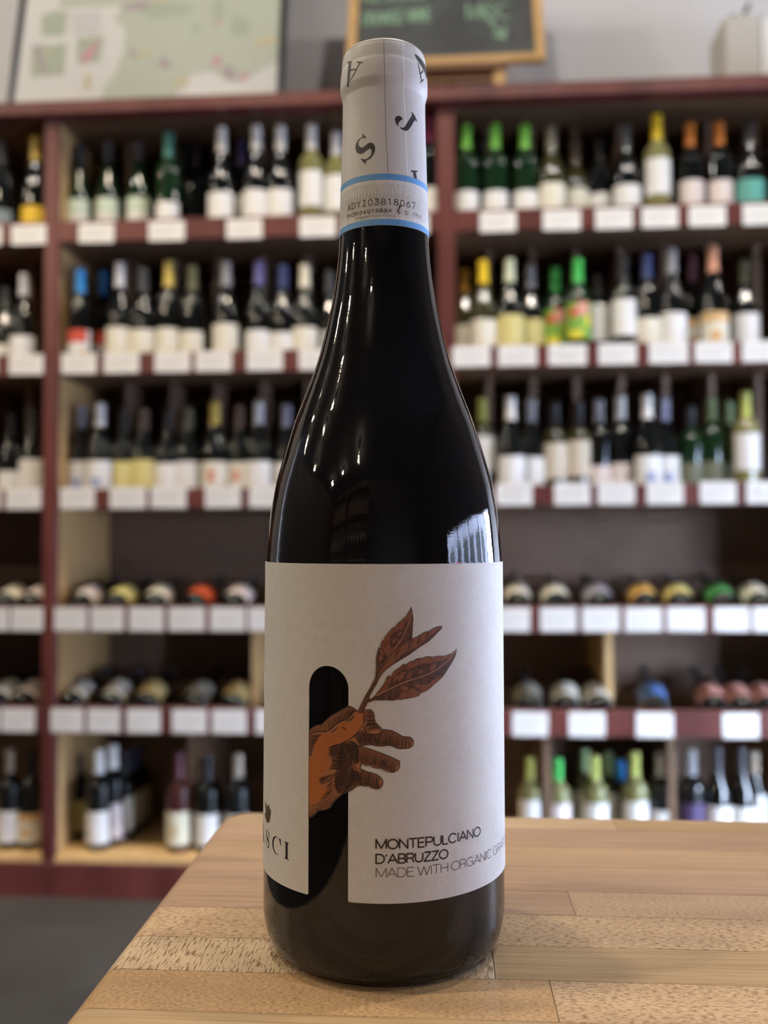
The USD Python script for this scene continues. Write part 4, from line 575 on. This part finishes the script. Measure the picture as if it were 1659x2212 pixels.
part('apron', cat_([bx(S0 + .04, S1 - .04, -1.25, -1.23, -.13, -.0425), bx(S0 + .04, S1 - .04, .09, .11, -.13, -.0425), bx(S0 + .04, S0 + .06, -1.23, .09, -.13, -.0425), bx(S1 - .06, S1 - .04, -1.23, .09, -.13, -.0425)]), M_raw, tbl)
for x in (S0 + .05, S1 - .11):
    for y in (-1.24, .05): part('leg', bx(x, x + .06, y, y + .06, FLOOR, -.0425, .004), M_raw, tbl)
# ================================================================== the wine bottle in front
PROF = [(0, 33.5), (1.2, 36.2), (4, 38.4), (8, 39.6), (13, 40.2), (27, 40.2), (82, 40), (126.6, 39.75), (131, 39.45), (141.4, 38.37), (151.85, 36.51), (162.3, 33.66), (172.9, 30.35), (183.5, 26.25), (194.1, 22.5), (204.8, 19.71), (215.5, 17.48), (226.2, 15.97), (231.8, 15.44), (237.4, 15.08), (254.1, 14.63), (264.5, 14.36), (275.6, 14.07), (283, 14.0), (284.8, 14.45), (286.5, 14.82), (288.3, 14.82), (292.2, 14.62), (293.4, 14.38), (295, 14.3), (297.2, 14.1), (298.6, 13.75), (299.4, 13.0)]
_p = np.array(PROF); RF = PchipInterpolator(_p[:, 0], _p[:, 1])
RL, RC = 40.2, 14.6
def wrap(g, off, Rref, du=1.2, dv=None, skirt=None):
    """flat print (u along the girth, z up, mm) wrapped onto the bottle at height off above the glass"""
    ps_ = polys(g); V, Fc, n = [], [], 0
    if not ps_: return None
    g = unary_union(ps_); u0, v0, u1, v1 = g.bounds
    us = np.arange(math.floor(u0 / du), math.ceil(u1 / du)) * du; vs = [(v0 - 1, v1 + 1)] if dv is None else [(a, a + dv) for a in np.arange(v0, v1, dv)]
    for p in ps_:
        b = p.bounds
        for a in us:
            if a > b[2] or a + du < b[0]: continue
            q0 = p if (b[0] >= a and b[2] <= a + du) else shapely.intersection(p, box(a, v0 - 1, a + du, v1 + 1))
            for c, d in vs:
                q = q0 if dv is None else shapely.intersection(q0, box(a - du, c, a + 2 * du, d))
                v, f = tri2(q)
                if len(f): V.append(v); Fc.append(f + n); n += len(v)
    v = np.vstack(V); f = np.vstack(Fc); ph = v[:, 0] / Rref; r = RF(np.clip(v[:, 1], 0, 299.4)) + off
    m = [trimesh.Trimesh(np.c_[r * np.sin(ph), -r * np.cos(ph), v[:, 1]] / 1000, f, process=False)]
    m[0].merge_vertices(digits_vertex=8)
    if skirt is not None:
        for p in ps_:
            for ring in [p.exterior, *p.interiors]:
                c = np.array(ring.segmentize(du).coords); k = len(c); ph = c[:, 0] / Rref; i = np.arange(k - 1); P = []
                for o in (skirt, off):
                    r = RF(c[:, 1]) + o; P.append(np.c_[r * np.sin(ph), -r * np.cos(ph), c[:, 1]] / 1000)
                m.append(trimesh.Trimesh(np.vstack(P), np.vstack([np.c_[i, i + 1, k + i + 1], np.c_[i, k + i + 1, k + i]]), process=False))
    return cat_(m)
M_bottle = usdkit.material(stage, L('dark_bottle_glass'), {
    'g': ('geometry', {}), 'm': ('mapping', {'scale': (1, 1, .35)}), 'n': ('noise_texture', {'scale': 260, 'detail': 2}), 'n2': ('noise_texture', {'scale': 1900, 'detail': 2}),
    'b': ('bump', {'strength': .05, 'distance': .0006}), 'b2': ('bump', {'strength': .035, 'distance': .0002}), 'p': ('principled_bsdf', {'base_color': (.0035, .0035, .0045), 'roughness': .02, 'ior': 1.47})},
    [('g.position', 'm.vector'), ('m.vector', 'n.vector'), ('g.position', 'n2.vector'), ('n.fac', 'b.height'), ('b.normal', 'b2.normal'), ('n2.fac', 'b2.height'), ('b2.normal', 'p.normal')], surface='p.BSDF')
def paper(name, a, b):
    return noisy(name, a, b, 420, .62, det=4, lo=.3, hi=.7, bump=.035, bscale=2600)
M_paper = paper('label_paper', (.545, .53, .503), (.585, .572, .545)); M_capw = noisy('white_capsule', (.51, .50, .487), (.545, .536, .522), 60, .42)
M_ink = plain('black_ink', (.012, .008, .010), .5); M_grey = plain('grey_ink', (.10, .085, .085), .5); M_lightgrey = plain('pale_grey_ink', (.36, .35, .34), .6); M_fibre = plain('paper_fibre', (.40, .36, .31), .7)
M_orange = noisy('orange_print', (.35, .105, .024), (.39, .12, .029), 500, .55); M_finger = plain('brown_orange_print', (.33, .13, .058), .55); M_hatch = plain('engraving_ink', (.022, .008, .007), .5)
M_leaf = noisy('leaf_print', (.15, .05, .023), (.24, .082, .038), 700, .55); M_leafd = noisy('leaf_dark_print', (.045, .018, .012), (.12, .045, .028), 900, .55); M_leafl = noisy('leaf_light_print', (.185, .066, .031), (.225, .082, .039), 800, .55); M_vein = plain('vein_print', (.36, .20, .12), .55)
M_stamp = plain('bronze_stamp', (.075, .05, .022), .45); M_blue = plain('blue_band', (.10, .30, .60), .5); M_strip = noisy('tax_strip_paper', (.56, .55, .53), (.64, .63, .61), 900, .6)

bt = thing('wine_bottle', 'large dark wine bottle with white capsule standing on the butcher block in front', 'bottle', np.eye(4))
zz = np.unique(np.r_[_p[:, 0], np.linspace(127, 299.4, 120), np.linspace(0, 14, 16)])
zz = zz[zz < 299.3]
pr = [(.0001, .006), (.015, .0045), (.026, .0015), (.030, .0003)] + [(float(RF(z)) / 1000, z / 1000) for z in zz] + [(.0001, .2993)]
pr = [(r, z + .0002) for r, z in pr]
part('glass', lathe(pr, 160), M_bottle, bt, smooth=40)
# --- label with its arched window; the printed hand bridges the window
SLOT = unary_union([box(-24.15, 20, -10.68, 89.2), Point(-17.415, 89.2).buffer(6.735, quad_segs=24)])
hand = soft(HAND)
hand = hand.intersection(box(-24.15, 0, 60, 200))
full = box(-92, 26.95, 92, 126.5).buffer(-.9).buffer(.9)
lab_ = full.difference(SLOT); lab_ = lab_.buffer(-.5).buffer(.5)
lab_ = unary_union([lab_, hand.buffer(.12).intersection(box(-24.3, 0, 60, 200))])
lb = part('label', wrap(lab_, .20, RL, skirt=.0), M_paper, bt, smooth=30)
fr_ = random.Random(5); fibres = []
for _ in range(340):
    u, v, a, l = fr_.uniform(-62, 62), fr_.uniform(28, 126), fr_.gauss(.6, .6), fr_.uniform(.5, 1.5); bnd = fr_.uniform(-.25, .25)
    c = [(u, v), (u + math.cos(a) * l / 2 - bnd * math.sin(a) * l, v + math.sin(a) * l / 2 + bnd * math.cos(a) * l), (u + math.cos(a) * l, v + math.sin(a) * l)]
    fibres.append(stroke(c, fr_.choice([.05, .06, .08])))
fib = unary_union(fibres).intersection(full.difference(SLOT).buffer(-.6)).difference(hand)
part('paper_fibres', wrap(fib, .215, RL), M_fibre, lb, smooth=True, kind='stuff')
hp = part('hand_print', wrap(hand, .22, RL), M_finger, lb, smooth=30, label='engraved orange hand holding a leafy sprig')
palm = soft(PALM).intersection(hand)
part('palm_print', wrap(palm, .235, RL), M_orange, lb, smooth=30, label='flat orange palm of the printed hand')
hs = [hand.boundary.buffer(.14)]
def along(pts, n):
    p = np.array(pts, float); s = np.r_[0, np.cumsum(np.linalg.norm(np.diff(p, axis=0), axis=1))]; t = np.linspace(0, s[-1], n)
    if len(p) < 3: return np.c_[np.interp(t, s, p[:, 0]), np.interp(t, s, p[:, 1])]
    return np.c_[PchipInterpolator(s, p[:, 0])(t), PchipInterpolator(s, p[:, 1])(t)]
for fa, fb_, n, w, bulge in FIELDS:
    a, b = along(fa, n), along(fb_, n)
    for k in range(n):
        p0, p1 = a[k] + np.random.normal(0, .05, 2), b[k] + np.random.normal(0, .08, 2); d = p1 - p0; nn = np.array([-d[1], d[0]]); mid = (p0 + p1) / 2 + nn * bulge * 1.6
        t = np.linspace(0, 1, 8)[:, None]; c = (1 - t) ** 2 * p0 + 2 * t * (1 - t) * mid + t ** 2 * p1
        tg = np.gradient(c, axis=0); ln = np.linalg.norm(tg, axis=1, keepdims=True); nv = np.c_[-tg[:, 1], tg[:, 0]] / np.maximum(ln, 1e-6)
        ww = 1.3 * w * (.30 + .70 * np.sin(np.pi * np.clip(t * .75 + .1, 0, 1))) / 2
        hs.append(Polygon(np.vstack([c + nv * ww, (c - nv * ww)[::-1]])).buffer(0))
for c, w in STROKES:
    c = np.array(c); c = along(c, max(8, 2 * len(c))); tg = np.gradient(c, axis=0); nv = np.c_[-tg[:, 1], tg[:, 0]] / np.maximum(np.linalg.norm(tg, axis=1, keepdims=True), 1e-6)
    t = np.linspace(0, 1, len(c))[:, None]; ww = w * (.25 + .75 * np.sin(np.pi * (t * .9 + .05))) / 2
    hs.append(Polygon(np.vstack([c + nv * ww, (c - nv * ww)[::-1]])).buffer(0))
hat = unary_union(hs).intersection(hand.buffer(.1)).intersection(box(-24.15, 0, 60, 200))
part('hand_engraving', wrap(hat, .25, RL), M_hatch, lb, smooth=30, label='dark engraved hatching lines of the hand')
# --- sprig
def pg(p): return soft(p)
stem = pg(STEM); lv = [pg(LEAF1), pg(LEAF2), pg(LEAF3)]
allv = unary_union(lv + [stem])
part('stem_print', wrap(stem.difference(Point(-8, 81).buffer(.01)), .262, RL), M_leafd, lb, smooth=30)
for g, o in ((lv[0], .255), (lv[2], .255), (lv[1], .268)): part('leaf_print', wrap(g, o, RL), M_leaf, lb, smooth=30)
dk = unary_union([pg(d).intersection(allv) for d in DARKS]); part('leaf_shadow_print', wrap(dk, .275, RL), M_leafd, lb, smooth=30)
lt_ = unary_union([pg(d).buffer(-.12).buffer(.12) for d in LIGHTS]).intersection(allv); part('leaf_highlight_print', wrap(lt_, .282, RL), M_leafl, lb, smooth=30)
part('leaf_vein_print', wrap(unary_union([stroke(c, w) for c, w in VEINS]), .292, RL), M_vein, lb, smooth=30)
part('leaf_line_print', wrap(unary_union([stroke(curve(c, 10), w) for c, w in SCALLOPS] + [g.boundary.buffer(.06) for g in lv]).intersection(allv.buffer(.05)), .298, RL), M_hatch, lb, smooth=30)
# --- lettering
part('label_text', wrap(text_shape('MONTEPULCIANO', -2.75, 42.72, 33.45, 3.12, .46, .03), .225, RL), M_ink, lb, smooth=30)
part('label_text', wrap(text_shape("D'ABRUZZO", -2.75, 38.47, 20.15, 3.05, .46, .03), .225, RL), M_ink, lb, smooth=30)
part('label_text', wrap(text_shape('MADE WITH ORGANIC GRAPES', -2.62, 34.55, 56.6, 2.85, .25, .01), .225, RL), M_grey, lb, smooth=30)
# serif wordmark
def ser(kind, x0, x1, y0, h):
    w = x1 - x0; f = lambda q: [(x0 + a * w, y0 + b * h) for a, b in q]
    if kind == 'I': return unary_union([Polygon(f([(.30, .03), (.70, .03), (.70, .97), (.30, .97)])), Polygon(f([(0, 0), (1, 0), (1, .02), (.7, .05), (.3, .05), (0, .02)])), Polygon(f([(0, 1), (1, 1), (1, .98), (.7, .95), (.3, .95), (0, .98)]))])
    if kind == 'A': return unary_union([Polygon(f([(.42, 1), (.56, 1), (.92, .02), (.74, .02)])), Polygon(f([(.42, 1), (.49, .96), (.17, .02), (.12, .02)])), Polygon(f([(.24, .30), (.80, .30), (.80, .335), (.24, .335)])), Polygon(f([(0, 0), (.32, 0), (.32, .025), (0, .025)])), Polygon(f([(.62, 0), (1, 0), (1, .025), (.62, .025)]))])
    if kind == 'C':
        o = Polygon(f(A_(.52, .5, .52, .5, 0, 360, 48))); i = Polygon(f(A_(.60, .5, .44, .465, 0, 360, 48))); g = o.difference(i).difference(Polygon(f([(.6, .5), (1.4, .80), (1.4, .22)])))
        return unary_union([g, Polygon(f([(.70, .985), (.84, .945), (.93, .985), (.98, .985), (1.0, .64), (.955, .64), (.90, .80), (.80, .915), (.68, .955)]))])
    c = np.array(curve([(.82, .76), (.74, .91), (.50, .975), (.27, .91), (.20, .76), (.30, .62), (.52, .51), (.74, .39), (.83, .24), (.74, .09), (.48, .025), (.22, .10), (.12, .27)], 60)); tg = np.gradient(c, axis=0) * np.array([1, h / w]); nv = np.c_[-tg[:, 1], tg[:, 0]] / np.linalg.norm(tg, axis=1, keepdims=True)
    t = np.linspace(0, 1, 60)[:, None]; ww = (.018 + .10 * np.exp(-((t - .5) / .17) ** 2)); P = np.vstack([c + nv * ww * [1, w / h], (c - nv * ww * [1, w / h])[::-1]])
    return unary_union([Polygon(f(P)).buffer(0), Polygon(f([(.80, .97), (.85, .97), (.87, .66), (.82, .66), (.76, .82)])), Polygon(f([(.09, .03), (.14, .03), (.20, .2), (.13, .36), (.08, .36)]))])
part('wordmark_print', wrap(unary_union([ser('A', -60.0, -51.8, 35.45, 5.3), ser('S', -49.6, -44.9, 35.4, 5.5), ser('C', -42.6, -36.8, 35.4, 5.5), ser('I', -35.0, -32.3, 35.45, 5.25)]), .225, RL, du=.8), M_ink, lb, smooth=30)
part('emblem_print', wrap(unary_union([pg(p) for p in STAMP]), .225, RL, du=.8), M_stamp, lb, smooth=30, label='small brown brush stroke emblem')

# --- capsule
cz = np.unique(np.r_[_p[_p[:, 0] > 236, 0], np.linspace(237.3, 299.4, 90)]); cz = cz[cz > 237.2]
capm = lathe([(float(RF(cz[0])) / 1000, cz[0] / 1000)] + [((float(RF(z)) + .12) / 1000, z / 1000) for z in cz] + [(.0120, .29985), (.0115, .2997), (.0001, .2996)], 128)
cp = part('capsule', capm, M_capw, bt, smooth=30)
dg = math.pi / 180 * RC
letters = unary_union([soft([(a * dg, z) for a, z in p], 5, 50) for p in CAP_LETTERS])
part('capsule_letters', wrap(letters, .15, RC, .5, .8), M_ink, cp, smooth=30)
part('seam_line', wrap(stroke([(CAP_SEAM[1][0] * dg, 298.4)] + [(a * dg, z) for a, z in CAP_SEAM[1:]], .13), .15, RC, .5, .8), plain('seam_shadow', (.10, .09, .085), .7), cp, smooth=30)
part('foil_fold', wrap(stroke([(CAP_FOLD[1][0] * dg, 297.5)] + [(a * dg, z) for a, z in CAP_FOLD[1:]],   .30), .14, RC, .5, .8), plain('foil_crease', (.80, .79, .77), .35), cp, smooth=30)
part('rim_line', wrap(box(-RC * 2.4, 298.3, RC * 2.4, 298.42), .15, RC, .6), M_grey, cp, smooth=30)
# --- tax strip round the neck
ns = part('neck_strip', wrap(box(-RC * 2.2, 236.3, RC * 2.2, 253.4), .22, RC, .6, 1.5, skirt=.0), M_strip, bt, smooth=30, label='patterned paper strip with blue edges')
ov = Polygon([(17.6 * dg, 236.3), (27.6 * dg, 251), (29 * dg, 253.4), (RC * 2.2, 253.4), (RC * 2.2, 236.3)])
part('strip_overlap', wrap(ov, .30, RC, .6, 1.5, skirt=.2), M_strip, ns, smooth=30)
for z0, z1 in ((236.3, 238.35), (251.4, 253.42)):
    b0 = box(-RC * 2.2, z0, RC * 2.2, z1)
    part('blue_border', wrap(b0.difference(ov), .235, RC, .6), M_blue, ns, smooth=30); part('blue_border', wrap(b0.intersection(ov), .315, RC, .6), M_blue, ns, smooth=30)
wv = []
uu = np.arange(-24, 24.01, .07)
for zc, am, ph0 in ((247.3, 2.9, 0), (247.3, 2.9, math.pi), (244.2, 2.9, .9), (244.2, 2.9, .9 + math.pi), (241.8, 2.2, 1.8), (241.8, 2.2, 1.8 + math.pi)):
    wv.append(LineString(np.c_[uu, zc + am * np.sin(2 * math.pi * uu / 2.3 + ph0)]).buffer(.035, cap_style='flat', quad_segs=1))
part('guilloche_print', wrap(unary_union(wv), .318, RC, .6), M_lightgrey, ns, smooth=30)
def tx(s, a0, z0, a1, h, w, m=None): return text_shape(s, a0 * dg, z0, a1 * dg, h, w, .22, True)
part('strip_code', wrap(unary_union([tx('ADYI03818067', -53.5, 242.95, 43.5, 2.2, .24), tx('PX3K06Q15B8X', -54.2, 240.45, 10, 1.3, .2), tx('D.750', 26.8, 240.25, 54.6, 1.3, .18), stroke([(a * dg, z) for a, z in curve([(16.2, 241.0), (19, 242.0), (21.3, 243.0), (20.2, 243.2), (18.6, 242.0), (17.6, 240.8), (18.6, 240.4), (20.0, 240.9)], 20)], .24)]), .325, RC, .5), M_ink, ns, smooth=30)
tm = meshkit.text_mesh('Origine Controllata', 1.0, .01); tv = tm.vertices; tf = tm.faces[np.abs(tm.face_normals[:, 2]) > .5]; tf = tf[tv[tf].mean(1)[:, 2] > .005]
sc = (52.3 * dg) / (tv[:, 0].max() - tv[:, 0].min()); phi = (-38.8 * dg + (tv[:, 0] - tv[:, 0].min()) * sc) / RC; z = 239.0 + tv[:, 1] * .95; r = RF(z) + .322
tmm = trimesh.Trimesh(np.c_[r * np.sin(phi), -r * np.cos(phi), z] / 1000, tf, process=True)
part('strip_text', tmm, plain('mid_grey_ink', (.22, .21, .21), .6), ns, smooth=30)
